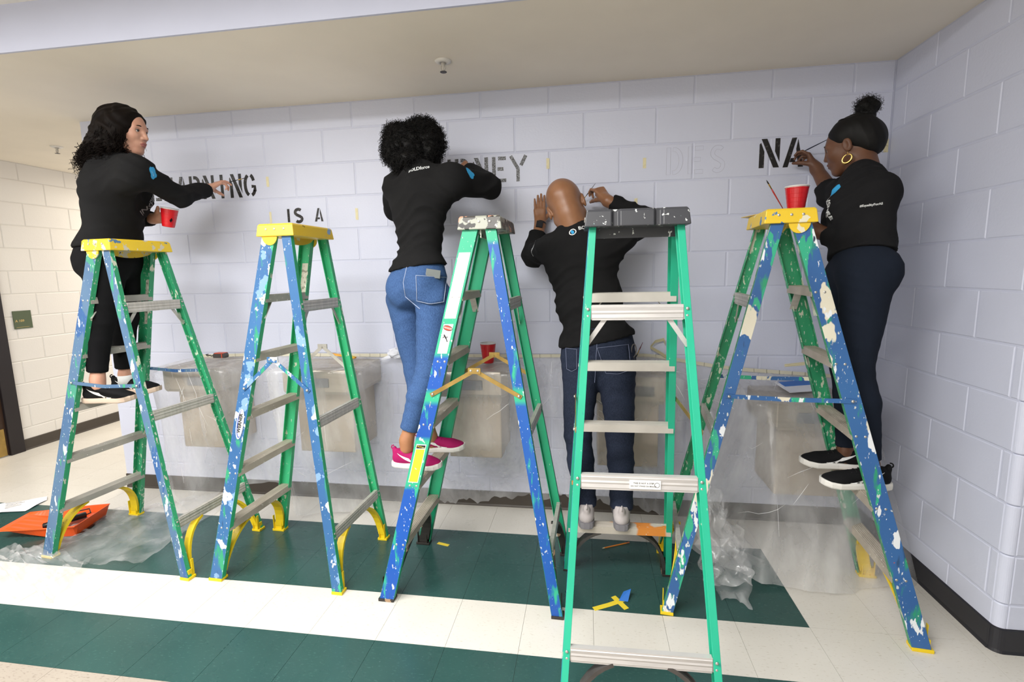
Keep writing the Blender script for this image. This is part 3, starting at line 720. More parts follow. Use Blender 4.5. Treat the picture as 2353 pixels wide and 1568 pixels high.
def face_bits(root, org, g, F3, s, brow):
    mat = np.array(F3)
    for y in (-1, 1):
        b = MB(); c = g((0.0715, y*0.032, 0.004))-org; rings = []
        for i in range(9):
            a = -PI/2+PI*i/8; rings.append([tuple(c+s*0.0122*(math.sin(a)*mat[0]+math.cos(a)*(math.cos(q)*mat[1]+math.sin(q)*mat[2]))) for q in np.linspace(0, 2*PI, 13)[:-1]])
        b.loft(rings); e = b.build('eyeball', M['eye_w'], root, smooth=True)
        b = MB(); c2 = c+mat[0]*0.0118*s
        b.loft([[tuple(c2+mat[0]*dx*s+r*s*(math.cos(q)*mat[1]+math.sin(q)*mat[2])) for q in np.linspace(0, 2*PI, 13)[:-1]] for dx, r in ((-0.002, 0.006), (0.0008, 0.0055), (0.0014, 0.002))]); b.build('iris', M['eye_d'], e)
        pts = [g((0.0925-abs(k)*0.002-(k+1)*0.004, y*(0.032+0.014*k), 0.027+0.003*(1-k*k))) - org for k in np.linspace(-1, 1, 7)]
        MB().tube(pts, [0.0015*s, 0.0028*s, 0.003*s, 0.003*s, 0.0026*s, 0.002*s, 0.001*s], 6).build('eyebrow', brow, root)
        pts = [g((0.0850-0.0045*k*k, y*(0.032+0.0135*k), 0.0085-0.003*k*k)) - org for k in np.linspace(-1, 1, 7)]
        MB().tube(pts, 0.0012*s, 5).build('eyelash', M['hair_k'], root)

def hand_prims(f, wrist, d, n, side, curl=(0.5,)*4, s=1.0, thumb=0.5, curl_s=None, point=None):
    """palm from the wrist along d, palm faces n, thumb on +t*side; curl per finger (radians per joint)"""
    d = N_(d); n = N_(np.array(n)-d*np.dot(n, d)); t = np.cross(d, n)*side; w = np.array(wrist, float); K = 0.008*s
    P = lambda a, b, c: w+s*(a*d+b*t+c*n)
    for b in (-0.026, -0.009, 0.008, 0.025): f.cone(P(0.005, b*0.62, 0), P(0.082-abs(b)*0.15, b, -0.002), 0.0155*s, 0.0112*s, 0.012*s)
    f.ell(P(0.03, 0.018, 0.010), (0.028*s, 0.016*s, 0.014*s), 0.012*s, np.array([d, t, n]))
    L = [(0.040, 0.024, 0.020), (0.044, 0.027, 0.021), (0.040, 0.025, 0.020), (0.032, 0.019, 0.018)]
    R = [0.0092, 0.0094, 0.0088, 0.0078]
    for i, b in enumerate((0.025, 0.008, -0.009, -0.026)):
        c = curl[i % len(curl)]; p = P(0.082-abs(b)*0.15, b, -0.002); a = (curl_s[i] if curl_s else c*0.7)
        spr = (b-0.0)*1.6
        for q, l in enumerate(L[i]):
            dirv = N_(math.cos(a)*(d+t*spr)+math.sin(a)*n); p2 = p+dirv*l*s
            f.cone(p, p2, R[i]*s*(1-0.10*q), R[i]*s*(1-0.10*(q+1)), 0.003*s); p = p2; a += c
    p = P(0.016, 0.020, 0.008); a = thumb
    for l, r1, r2 in ((0.040, 0.0135, 0.0115), (0.032, 0.0115, 0.0098), (0.026, 0.0098, 0.0080)):
        dirv = N_(d*0.75+t*(0.62-0.45*a)+n*(0.15+a*0.7)); p2 = p+dirv*l*s; f.cone(p, p2, r1*s, r2*s, 0.006*s); p = p2; a += 0.28
def limb_dir(a, b): return N_(np.array(b)-np.array(a))

def shoe(root, org, ankle, fwd, size, col, sole_col, dz, laces, swoosh, pitch=0.0, name='shoe'):
    """sole bottom at world z = dz under the ankle"""
    f = N_((fwd[0], fwd[1], 0)); f = N_(f+np.array([0, 0, pitch])); l = N_(np.cross((0, 0, 1), f)); u = np.cross(f, l); A = np.array([f, l, u])
    base = np.array([ankle[0], ankle[1], dz])+f*0.045*size
    g = lambda x, y, z: base+size*(x*f+y*l+z*u)
    F = Field(base-0.19, base+0.19, 0.0042)
    F.ell(g(0.085, 0, 0.034), (0.062*size, 0.044*size, 0.026*size), 0.01, A); F.cone(g(0.07, 0, 0.036), g(-0.03, 0, 0.055), 0.034*size, 0.033*size, 0.02)
    F.ell(g(-0.088, 0, 0.048), (0.042*size, 0.034*size, 0.042*size), 0.02, A); F.cone(g(-0.055, 0, 0.05), g(-0.065, 0, 0.088), 0.035*size, 0.033*size, 0.02, [(g(0, 0, 0.094), u)])
    F.ell(g(-0.118, 0, 0.088), (0.012*size, 0.014*size, 0.022*size), 0.012, A)
    F.clip(g(0, 0, 0.018), -u)
    up = F.build(name, col, root, org)
    prof = [(-0.132, 0.012), (-0.126, 0.026), (-0.105, 0.034), (-0.06, 0.036), (-0.01, 0.034), (0.04, 0.042), (0.085, 0.047), (0.12, 0.042), (0.143, 0.028), (0.152, 0.010)]
    out = [(x, y) for x, y in prof]+[(x, -y) for x, y in prof[::-1]]
    b = MB(); rings = []
    for z, e in ((0.0, 0.90), (0.006, 1.0), (0.020, 1.03), (0.028, 0.97)):
        rings.append([tuple(g(x*(0.97+0.03*e), y*e, z+(max(0, x-0.08)**2)*2.6+(max(0, -0.1-x)**2)*3) - org) for x, y in out])
    so = b.loft(rings).build('sole', sole_col, up, smooth=False)
    if laces is not None:
        b = MB()
        for i in range(5):
            x = 0.055-0.02*i; zz = 0.066+0.0055*i
            b.tube([tuple(g(x, y*0.02, zz+0.004-abs(y)*0.006)-org) for y in (-1, -0.5, 0, 0.5, 1)], 0.0024, 5)
        for sg in (-1, 1): b.tube([tuple(g(-0.028+0.006*math.sin(a), sg*(0.004+0.018*math.sin(a/2)), 0.092+0.012*math.sin(a))-org) for a in np.linspace(0, 2*PI, 9)], 0.002, 5)
        b.build('laces', laces, up)
    MB().tube([tuple(g(-0.122-0.014*math.sin(a), 0, 0.092+0.022*(1-math.cos(a))/2)-org) for a in np.linspace(0, PI, 7)], 0.003, 6).build('heel_loop', col, up)
    if swoosh is not None:
        me = up.data; bvh = BVHTree.FromPolygons([v.co[:] for v in me.vertices], [tuple(p.vertices) for p in me.polygons])
        for sg in (-1, 1):
            T_ = np.linspace(0, 1, 15); top = []; bot = []
            for t in T_:     # swoosh: blunt hook at the front, long thin tail to the heel
                x = 0.048-0.135*t; c = 0.030+0.052*t**1.35-0.012*math.sin(PI*min(1, t*2.2)) * (t < .46); w_ = 0.0095*(math.sin(PI*min(1, t*1.9+0.08))**0.8 if t < 0.45 else max(0.0, 1-(t-0.45)/0.55)*0.98)+0.0006
                top.append((x, c+w_)); bot.append((x, c-w_))
            b = MB(); rows = []
            for (x, z) in [q for pr_ in zip(top, bot) for q in pr_]:
                o = Vector(g(x, sg*0.09, z)-org); h = bvh.ray_cast(o, Vector(-sg*l)); q = (h[0]+h[1]*0.0 + Vector(sg*l)*0.0014) if h[0] is not None else o-Vector(sg*l)*0.05
                rows.append(tuple(q))
            n = len(rows)//2; b.add(rows, [(2*i, 2*i+1, 2*i+3, 2*i+2) if sg > 0 else (2*i, 2*i+2, 2*i+3, 2*i+1) for i in range(n-1)]); b.build('swoosh', swoosh, up)
    return up
def decal(parent, target, me, org, p0, X, Y_, mat, name='lettering', lift=0.0022):
    """lay a flat mesh (text) on the surface of target: its local xy plane at p0 spanned by X, Y_"""
    X = Vector(X).normalized(); Y_ = Vector(Y_); Z = X.cross(Y_).normalized(); Y_ = Z.cross(X); tm = target.data
    bvh = BVHTree.FromPolygons([v.co[:] for v in tm.vertices], [tuple(p.vertices) for p in tm.polygons]); p0 = Vector(p0)-Vector(org)
    co = Vector(CAM-np.array(org)); hc = bvh.ray_cast(co, (p0-co).normalized())
    if hc[0] is not None:     # frame from the mean surface normal round the print
        p0 = hc[0]; Z = hc[1].copy()
        for dx in (-.03, 0, .03):
            for dy in (-.03, 0, .03):
                h = bvh.find_nearest(p0+X*dx+Y_*dy)
                if h[0] is not None: Z += h[1]
        Z.normalize(); X = (X-Z*X.dot(Z)).normalized(); Y_ = Z.cross(X)
    bm = bmesh.new(); bm.from_mesh(me); bmesh.ops.subdivide_edges(bm, edges=[e for e in bm.edges if e.calc_length() > 0.012], cuts=2)
    for v in bm.verts:
        o = p0+X*v.co.x+Y_*v.co.y; h = bvh.ray_cast(o+Z*0.06, -Z, 0.12)
        v.co = (h[0] if h[0] is not None else bvh.find_nearest(o)[0])+Z*lift
    me2 = bpy.data.meshes.new(name); bm.to_mesh(me2); bm.free(); me2.materials.clear(); me2.materials.append(mat)
    return link(name, me2, parent)
def flat_poly(pts): return mesh('p', [(x, y, 0) for x, y in pts], [tuple(range(len(pts)))], [])
def grid_poly(ins, x0, x1, y0, y1, n=16):
    """grid cells inside a test function -> mesh (follows curved cloth)"""
    vs = []; fs = []; ix = {}
    def vid(i, j):
        if (i, j) not in ix: ix[i, j] = len(vs); vs.append((x0+(x1-x0)*i/n, y0+(y1-y0)*j/n, 0))
        return ix[i, j]
    for i in range(n):
        for j in range(n):
            if ins(x0+(x1-x0)*(i+.5)/n, y0+(y1-y0)*(j+.5)/n): fs.append((vid(i, j), vid(i+1, j), vid(i+1, j+1), vid(i, j+1)))
    return mesh('g', vs, fs, [])
def strands(name, roots, mat, parent, org, seg=12, r=0.0022, nrm=3):
    """roots: list of point lists -> thin triangular tubes in one mesh"""
    P = np.array(roots); n, m, _ = P.shape; T = np.gradient(P, axis=1); T /= np.linalg.norm(T, axis=2, keepdims=True)+1e-9
    U = np.cross(T, RNG.normal(size=(n, 1, 3))); U /= np.linalg.norm(U, axis=2, keepdims=True)+1e-9; Vv = np.cross(T, U)
    tp = np.linspace(1, 0.45, m)[None, :, None]*r; rings = [P+tp*(math.cos(2*PI*k/3)*U+math.sin(2*PI*k/3)*Vv) for k in range(3)]
    V = np.stack(rings, 2).reshape(-1, 3)-np.array(org); base = (np.arange(n)[:, None]*m+np.arange(m-1)[None, :])*3; Q = []
    for k in range(3): Q.append(np.stack([base+k, base+(k+1) % 3, base+3+(k+1) % 3, base+3+k], 2).reshape(-1, 4))
    return tag(join_mesh(name, [(V+np.array(org), np.concatenate(Q), 0)], [mat], parent, org), kind='stuff')
def curl(start, d, length, rad, turns, droop, n=14, taper=True):
    start = np.array(start, float); d = N_(d); a = N_(np.cross(d, (0.3, 0.2, 1.0))); b = np.cross(d, a); ph = random.random()*6.28; out = []
    for i in range(n):
        t = i/(n-1); q = ph+turns*2*PI*t; r_ = rad*min(1, t*3)
        out.append(start+d*length*t+np.array([0, 0, -droop*t*t])+a*r_*math.cos(q)+b*r_*math.sin(q))
    return out

def wrinkle(A, up, seeds, f1=52.0, f2=17.0):
    up = N_(up); s1 = N_(np.cross(up, (0.31, 0.87, 0.1))); s2 = np.cross(up, s1)
    def fn(X, Y, Z):
        h = X*up[0]+Y*up[1]+Z*up[2]; a = X*s1[0]+Y*s1[1]+Z*s1[2]; b = X*s2[0]+Y*s2[1]+Z*s2[2]
        w = 2.2*np.sin(f2*a+seeds)+1.6*np.sin(f2*0.8*b+1.3*seeds)+1.1*np.sin(f2*0.6*h+2*seeds)
        m = 0.5+0.5*np.sin(11*a+9*h+seeds*3)*np.sin(8*b-7*h+seeds)
        r = np.sin(f1*h+w); r2 = np.sin(f1*0.45*(h+0.6*a)+w*0.7+2)
        return A*(m*(np.abs(r)*1.3-0.6)+0.9*r2*(1-m)*0.8)
    return fn

def build_person(pid, J, torso_f, head_f, head_up, opt, label):
    q = {k: at(*v) for k, v in J.items()}
    sc = opt.get('sc', 1.0); wd = opt.get('wd', 1.0)
    org = np.array([q['pel'][0], q['pel'][1], opt['sole_z']]); root = empty('person', tuple(org))
    up = N_(q['nb']-q['pel']); F3 = frame(torso_f, up); fwd, lef, up = F3
    latA = lef*opt['A']           # direction of side A (A = +1 when side A is the person's left)
    ch = q['pel']+(q['nb']-q['pel'])*0.70; be = q['pel']+(q['nb']-q['pel'])*0.38; TL = np.linalg.norm(q['nb']-q['pel'])
    lo = np.min([v for k, v in q.items()], axis=0)-0.25; hi = np.max([v for v in q.values()], axis=0)+0.25
    bx = opt.get('torso', (1, 1, 1)); 
    def torso(f, e, k=0.05):
        f.ell(ch+fwd*0.005, ((0.098+e)*bx[0]*sc, (0.150*wd+e)*sc, 0.20*sc), k, F3)
        f.ell(be, ((0.090*bx[1]+e)*sc, (0.128*wd*bx[1]+e)*sc, 0.19*sc), k, F3)
        f.ell(q['pel']+up*0.03, ((0.105*bx[2]+e)*sc, (0.150*wd*bx[2]+e)*sc, 0.135*sc), k, F3)
        if opt.get('bust'): 
            for s in (-1, 1): f.ell(ch+fwd*0.075+lef*s*0.065-up*0.03, ((0.055+e), 0.06+e, 0.06+e), 0.05, F3)
        if opt.get('seat'):
            for s in (-1, 1): f.ell(q['pel']-fwd*0.055+lef*s*0.068-up*0.045, (0.075+e*0.8, 0.078+e*0.8, 0.090+e), 0.04, F3)
        for s in ('A', 'B'):
            sg = opt['A'] if s == 'A' else -opt['A']
            f.cone(q['nb']-up*0.02, q['sh'+s], (0.052+e)*sc, (0.056+e)*sc, k)
            f.cone(ch+lef*sg*0.07, q['sh'+s]-up*0.02, (0.085+e)*sc, (0.055+e)*sc, k)
    def arm(f, s, e, upto=1.0, k=0.025, ua=1.0, cuts=()):
        a, b, c = q['sh'+s], q['el'+s], q['wr'+s]; r = opt.get('arm', 1.0)
        f.cone(a, b, (0.050*r+e), (0.040*r+e), k); c2 = b+(c-b)*upto
        f.cone(b, c2, (0.041*r+e), ((0.041-(0.041-0.026)*upto)*r+e*0.75), k, cuts)
    # ---- body (skin): one mesh; coarse under the clothes, fine for head and hands
    f = Field(lo, hi, 0.011); torso(f, -0.006)
    for s in ('A', 'B'):
        arm(f, s, -0.004)
        f.cone(q['hip'+s], q['kn'+s], 0.066*sc, 0.048*sc, 0.03); f.cone(q['kn'+s], q['an'+s], 0.044*sc, 0.032*sc, 0.02); f.cone(q['an'+s], q['an'+s]-np.array([0, 0, 0.04]), 0.032, 0.034, 0.02)
    V, Q = f.surf(); parts = [(V, Q, 0)]
    H3 = frame(head_f, head_up); hs = opt.get('hs', 1.0); hf, g = head_field(q['head'], H3, hs, ns=opt.get('nose', 1.0))
    hf.cone(g((-0.030, 0, -0.05)), q['nb']+up*0.0, 0.056*hs*opt.get('neck', 1), 0.060*hs*opt.get('neck', 1), 0.03)
    hf.cone(g((-0.045, 0, -0.02)), q['nb']-fwd*0.02, 0.045*hs, 0.055*hs, 0.03)
    V, Q = hf.surf(); lips = np.zeros(len(Q), int)
    if SK[pid][1] is not None:
        ctr = V[Q].mean(1); d = ctr-g((0.096, 0, -0.0625)); lx = d@H3[0]/hs; ly = d@H3[1]/hs; lz = d@H3[2]/hs
        lips[((lx/0.016)**2+(ly/0.024)**2+(lz/0.0125)**2) < 1] = 1
    parts.append((V, Q, lips))
    for s in ('A', 'B'):
        hd = opt['hand'+s]; w = q['wr'+s]; d = limb_dir(w, q['tip'+s]) if 'tip'+s in q else N_(hd['d'])
        hfl = Field(np.minimum(w, q['el'+s])-0.2, np.maximum(w, q['el'+s])+0.2, 0.0038) if hd.get('bare') else Field(w-0.21, w+0.21, 0.0034)
        a = q['el'+s] if hd.get('bare') else w+(q['el'+s]-w)*0.5; r = opt.get('arm', 1.0)
        hfl.cone(a, w, (0.040 if hd.get('bare') else 0.033)*r, 0.0245*r, 0.02); hfl.cone(w, w+d*0.03, 0.0245*r, 0.02*r, 0.02)
        hand_prims(hfl, w+d*0.012, d, hd['n'], hd['side'], hd.get('curl', (0.5,)*4), opt.get('hsz', 0.95), hd.get('thumb', 0.6), hd.get('cs'))
        V, Q = hfl.surf(); parts.append((V, Q, 0))
    mats = [SK[pid][0], SK[pid][1] or SK[pid][0]]
    join_mesh('body', parts, mats, root, org)
    if opt.get('face', True): face_bits(root, org, g, H3, hs, M['hair_b'] if pid == 'P1' else M['hair_k'])
    # ---- shirt
    f = Field(lo, hi, 0.0068); e = opt.get('loose', 0.014); torso(f, e)
    for s in ('A', 'B'):
        cu = opt.get('cuff'+s, 0.97); w = q['wr'+s]; b = q['el'+s]; pe = b+(w-b)*cu; dd = limb_dir(b, w)
        r = opt.get('arm', 1.0); ee = opt.get('sleeve', 0.012)
        f.cone(q['sh'+s], b, 0.054*r+ee, 0.043*r+ee, 0.03); f.cone(b, pe+dd*0.03, 0.044*r+ee, (0.044-0.014*cu)*r+ee*0.6, 0.02, [(pe, dd)])
    nr = 0.062*hs*opt.get('neck', 1)+0.012; f.cone(q['nb']-up*0.02, q['nb']+up*0.05, nr+0.012, nr, 0.035, [(q['nb']+up*0.036, up)])
    f.warp(wrinkle(opt.get('wr', 0.0042), up, opt.get('seed', 1.0)))
    hem = q['hem']; f.clip(hem, -N_(up+np.array(opt.get('hemtilt', (0, 0, 0)))))
    shirt = f.build('sweatshirt', opt.get('shirtm', M['shirt']), root, org)
    c = q['nb']+up*0.034; cr_ = 0.062*hs*opt.get('neck', 1)+0.006
    MB().tube([tuple(c-org+cr_*(math.cos(a)*fwd+math.sin(a)*lef)) for a in np.linspace(0, 2*PI, 25)], 0.008, 8).build('collar', opt.get('shirtm', M['shirt']), shirt, smooth=True)
    # ---- trousers
    f = Field(lo, hi, 0.0068); pe_ = opt.get('pe', 0.008); pl = opt.get('pl', 1.0)
    f.ell(q['pel']+up*0.0, ((0.105*bx[2]+pe_)*sc, (0.148*wd*bx[2]+pe_)*sc, 0.15*sc), 0.04, F3)
    f.cone(q['pel']+up*0.02, q['pel']+up*0.13, 0.085*sc*bx[2], 0.080*sc*bx[1], 0.04)
    if opt.get('seat'):
        for s in (-1, 1): f.ell(q['pel']-fwd*0.058+lef*s*0.070-up*0.045, (0.075+pe_, 0.080+pe_, 0.092+pe_), 0.035, F3)
    th = opt.get('thigh', 0.086)
    for s in ('A', 'B'):
        a, b, c = q['hip'+s], q['kn'+s], q['an'+s]; cu = opt.get('pcuff'+s, 0.95); pt = b+(c-b)*cu; dd = limb_dir(b, c)
        f.cone(a, b, (th+pe_)*sc, (0.054*pl+pe_)*sc, 0.03); bw = opt.get('cuffw', 0.040)
        mid = b+(c-b)*0.35-fwd*0.012; f.cone(b, mid, (0.054*pl+pe_)*sc, (0.050*pl+pe_)*sc, 0.02); f.cone(mid, pt+dd*0.04, (0.050*pl+pe_)*sc, bw+pe_, 0.02, [(pt, dd)])
    f.warp(wrinkle(opt.get('pwr', 0.003), (q['knA']-q['hipA']), opt.get('seed', 1.0)+2, 60, 14))
    f.clip(q['pel']+up*opt.get('rise', 0.115), up)
    pants = f.build('trousers', opt['pantsm'], root, org)
    tag(root, label, 'person')
    return root, q, g, H3, F3, shirt, pants, org
# ------------------------------------------------------------------ the four people
JP = {
'P1': dict(head=(290, 298, -.60), nb=(266, 372, -.60), pel=(256, 585, -.64), shA=(312, 392, -.74), elA=(412, 452, -.50), wrA=(476, 435, -.26), tipA=(545, 400, -.085), shB=(296, 392, -.46), elB=(292, 500, -.38), wrB=(352, 503, -.42), tipB=(400, 498, -.42),
   hipA=(244, 600, -.71), knA=(233, 735, -.75), anA=(224, 872, -.78), hipB=(276, 600, -.56), knB=(288, 730, -.57), anB=(288, 862, -.58), hem=(258, 574, -.62)),
'P2': dict(head=(946, 346, -.40), nb=(962, 398, -.48), pel=(964, 640, -.60), shA=(1040, 415, -.58), elA=(1126, 430, -.38), wrA=(1078, 392, -.18), tipA=(1054, 374, -.09), shB=(915, 432, -.42), elB=(906, 480, -.20), wrB=(960, 420, -.17), tipB=(985, 395, -.12),
   hipA=(1000, 690, -.66), knA=(985, 850, -.74), anA=(934, 1012, -.80), hipB=(930, 690, -.54), knB=(955, 850, -.54), anB=(990, 1004, -.58), hem=(966, 616, -.62)),
'P3': dict(head=(1301, 474, -.31), nb=(1322, 532, -.34), pel=(1373, 800, -.50), shA=(1420, 545, -.36), elA=(1490, 508, -.18), wrA=(1396, 462, -.16), tipA=(1370, 428, -.11), shB=(1268, 570, -.34), elB=(1226, 588, -.17), wrB=(1241, 518, -.085), tipB=(1240, 460, -.055),
   hipA=(1416, 830, -.52), knA=(1424, 1000, -.62), anA=(1428, 1168, -.70), hipB=(1335, 830, -.52), knB=(1328, 1000, -.62), anB=(1346, 1163, -.70), hem=(1370, 783, -.50)),
'P5': dict(head=(1951, 335, -.42), nb=(1984, 415, -.50), pel=(1976, 612, -.62), shB=(1950, 440, -.33), elB=(1912, 448, -.20), wrB=(1876, 388, -.10), tipB=(1855, 350, -.06), shA=(2012, 447, -.64), elA=(2008, 566, -.66), wrA=(1886, 535, -.50), tipA=(1815, 492, -.42),
   hipA=(1992, 630, -.70), knA=(1968, 850, -.78), anA=(2000, 1068, -.82), hipB=(1955, 630, -.54), knB=(1942, 840, -.57), anB=(1942, 1036, -.60), hem=(1975, 588, -.62))}
WHITE = plain('white_rubber_sole', '#e6e3de', 0.6); TANSOLE = plain('pinkish_tan_rubber_sole', '#cbb5a3', 0.6); GREYSOLE = plain('grey_rubber_sole', '#77757a', 0.7)
BLKSHOE = cloth('black_knit_shoe', '#161618', 0.15, 0.8, 500); PINK = cloth('magenta_knit_shoe', '#a61d5f', 0.15, 0.7, 500); GREYSHOE = cloth('light_grey_shoe', '#b9b2b2', 0.12, 0.7, 400)
SWW = plain('white_shoe_mark', '#eeeeee', 0.5)
# --- woman on the leftmost ladder
r1, q1, g1, H1, T1, sh1, pn1, o1 = build_person('P1', JP['P1'], (1, .28, 0), (0.97, 0.20, -0.20), (0.22, 0.0, 1), dict(A=-1, nose=0.94, sole_z=0.874, wd=1.08, bust=True, seat=True, torso=(1.08, 1.12, 1.12), arm=1.06, sleeve=0.010, loose=0.018, cuffA=0.93, cuffB=0.93, wr=0.008, seed=1.7,
    pantsm=M['pants_k'], pcuffA=0.88, pcuffB=0.88, pwr=0.002, thigh=0.095, cuffw=0.036, hs=0.99, hsz=0.92,
    handA=dict(n=(0.1, 0.35, -0.9), side=1, curl=(0.28, 0.42, 0.8, 0.95), cs=(0.10, 0.25, 0.6, 0.75), thumb=0.85), handB=dict(n=(0.25, -1, 0.0), side=-1, curl=(0.42, 0.45, 0.48, 0.5), thumb=0.3)),
    'person with long curly dark hair in black sweatshirt reaching to paint, standing on leftmost ladder')
HF = Field(g1((0, 0, 0))-0.42, g1((0, 0, 0))+0.25, 0.006)
HF.ell(g1((-0.020, 0, 0.040)), (0.102, 0.090, 0.086), 0.02, H1); HF.ell(g1((-0.065, 0, -0.01)), (0.078, 0.098, 0.105), 0.03, H1)
for y in (-1, 1): HF.cone(g1((0.004, y*0.066, 0.03)), g1((-0.012, y*0.080, -0.10)), 0.034, 0.032, 0.03)
hb = [at(262, 300, -.64), at(236, 335, -.66), at(214, 352, -.67), at(206, 372, -.66)]
HF.cone(hb[0], hb[1], 0.085, 0.070, 0.04); HF.cone(hb[1], hb[2], 0.066, 0.045, 0.04); HF.cone(hb[2], hb[3], 0.042, 0.022, 0.03)
HF.ell(g1((0.106, 0, -0.035)), (0.068, 0.080, 0.112), 0.012, H1, True)
HF.warp(lambda X, Y, Z: 0.004*np.sin(70*X+5*np.sin(22*Z))*np.sin(60*Y+3*np.sin(30*Z))+0.003*np.sin(90*Z+4*np.sin(40*X)))
hair1 = HF.build('hair', M['hair_b'], r1, o1)
st = []; hv = np.array([v.co[:] for v in hair1.data.vertices])+o1; hn = np.array([v.normal[:] for v in hair1.data.vertices])
for i in RNG.choice(len(hv), 1500):
    if (hv[i]-g1((0, 0, 0)))@H1[0] > 0.05: continue
    zrel = q1['head'][2]+0.02-hv[i][2]; amt = np.clip(zrel/0.12, 0, 1)
    st.append(curl(hv[i]-hn[i]*0.006, hn[i]*(0.10+0.25*amt)+np.array([-0.35*amt, 0, -0.9]), 0.05+0.06*amt*random.random(), 0.002+0.008*amt, 0.5+2.0*amt, 0.01, 24))
for i in range(130):
    a = hb[2]+np.array([random.uniform(-.03, .05), random.uniform(-.06, .05), random.uniform(-.03, .04)]); st.append(curl(a, (-0.35+random.uniform(-.5, .4), random.uniform(-.5, .3), -0.9), random.uniform(.05, .12), 0.010, 2.4, 0.01, 24))
strands('hair_curls', st, M['hair_b'], hair1, o1, r=0.0017)
for s, an, yy in (('A', q1['anA'], 0), ('B', q1['anB'], 0)):
    shoe(r1, o1, an, (0.98, 0.16, 0), 0.98, BLKSHOE, TANSOLE, 0.874, M['pants_k'], SWW)
MB().tube([tuple(q1['anB']-o1+np.array([0.0, 0, z])) for z in (-0.052, -0.02, 0.0)], [0.043, 0.040, 0.0385], 14).build('sock', M['white_ink'], r1, smooth=True)
# --- woman with the natural curls on the third ladder
r2, q2, g2, H2, T2, sh2, pn2, o2 = build_person('P2', JP['P2'], (0.50, 0.86, 0), (0.1, 1, -0.15), (-0.08, 0.12, 1), dict(A=-1, sole_z=0.587, wd=1.0, seat=True, torso=(0.96, 0.92, 1.03), arm=1.12, sleeve=0.014, loose=0.014, wr=0.0095, seed=4.1, face=True, hemtilt=(0, 0, 0.1),
    pantsm=M['jeans_b'], pcuffA=0.86, pcuffB=0.86, pwr=0.0032, thigh=0.088, pl=0.98, cuffw=0.036, hs=0.97, hsz=0.92,
    handA=dict(n=(0.2, 0.9, -0.3), side=1, curl=(0.5, 0.6, 0.6, 0.6), thumb=0.7), handB=dict(n=(0, 1, 0), side=-1, curl=(0.25,)*4, thumb=0.3)),
    'person with big black curly hair in black sweatshirt and blue jeans on bright blue ladder')
HF = Field(g2((0, 0, 0))-0.26, g2((0, 0, 0))+0.26, 0.0065); Yh = -.42
for (px, py, y, rx, ry, rz) in ((945, 335, Yh, .128, .125, .098), (972, 306, Yh+.01, .078, .08, .066), (994, 325, Yh, .055, .08, .06), (912, 318, Yh, .060, .085, .062), (905, 350, Yh-.02, .050, .08, .060), (990, 348, Yh-.02, .048, .07, .058), (940, 368, Yh-.05, .078, .06, .045), (926, 378, Yh-.06, .045, .05, .035), (942, 368, Yh-.085, .07, .075, .045), (975, 376, Yh-.05, .045, .05, .035)):
    HF.ell(at(px, py, y), (rx, ry, rz), 0.03)
HF.ell(g2((0.10, 0, -0.03)), (0.06, 0.075, 0.10), 0.01, H2, True)
HF.warp(lambda X, Y, Z: 0.006*np.sin(90*X+3*np.sin(60*Z))*np.sin(80*Z+3*np.sin(50*Y))+0.005*np.sin(45*X+20*Z)*np.sin(50*Y))
hair2 = HF.build('hair', M['hair_k'], r2, o2); hv = np.array([v.co[:] for v in hair2.data.vertices])+o2; hn = np.array([v.normal[:] for v in hair2.data.vertices]); st = []
for i in RNG.choice(len(hv), 4600):
    dr = (q2['head'][2]+0.05-hv[i][2])/0.15; st.append(curl(hv[i]-hn[i]*0.012, hn[i]*0.65+RNG.normal(size=3)*0.3+np.array([0, 0, -0.55*max(-0.4, dr)]), random.uniform(.022, .045), 0.0055, 2.4, 0.012*max(0, dr), 16))
strands('hair_curls', st, M['hair_k'], hair2, o2, r=0.0016)
shoe(r2, o2, q2['anA'], (0.97, -0.10, 0), 0.92, PINK, WHITE, 0.587, PINK, SWW); shoe(r2, o2, q2['anB'], (0.96, 0.20, 0), 0.92, PINK, WHITE, 0.587, PINK, SWW)
# --- bald man
r3, q3, g3, H3_, T3, sh3, pn3, o3 = build_person('P3', JP['P3'], (0.0, 1, 0), (0.10, 1, -0.30), (-0.36, 0.26, 1), dict(A=-1, sole_z=0.302, wd=1.12, seat=False, torso=(1.1, 1.12, 1.08), arm=1.22, sleeve=0.012, loose=0.016, wr=0.008, seed=2.3, neck=1.0, cuffA=0.9, cuffB=0.74,
    pantsm=M['jeans_d'], pcuffA=1.0, pcuffB=1.0, pwr=0.0038, thigh=0.092, pl=1.1, cuffw=0.046, hs=1.22, hsz=1.0,
    handA=dict(n=(-0.4, 0.8, -0.35), side=1, curl=(0.8, 0.9, 1.1, 1.15), cs=(0.6, 0.8, 1.0, 1.05), thumb=0.9), handB=dict(n=(0, 1, 0), side=-1, curl=(0.02,)*4, thumb=0.1)),
    'bald person with smartwatch in black sweatshirt and dark jeans standing behind teal ladder')
t = np.linspace(0, 2*PI, 25); w = q3['wrB']+limb_dir(q3['elB'], q3['wrB'])*0.004; d = limb_dir(q3['elB'], q3['wrB']); a1 = N_(np.cross(d, (0, 1, 0))); a2 = np.cross(d, a1)
rings = [[tuple(w-o3+d*dz+(0.0315*math.cos(k))*a1+(0.0315*math.sin(k))*a2) for k in t[:-1]] for dz in (-0.011, 0.011)]
rings2 = [[tuple(w-o3+d*dz+(0.0345*math.cos(k))*a1+(0.0345*math.sin(k))*a2) for k in t[:-1]] for dz in (0.011, -0.011)]
wt = tag(link('smartwatch', None, None, tuple(o3)), 'black smartwatch on the left wrist of the bald person', 'watch')
MB().loft(rings+rings2+[rings[0]], cap=False).build('watch_strap', M['ink'], wt, smooth=True)
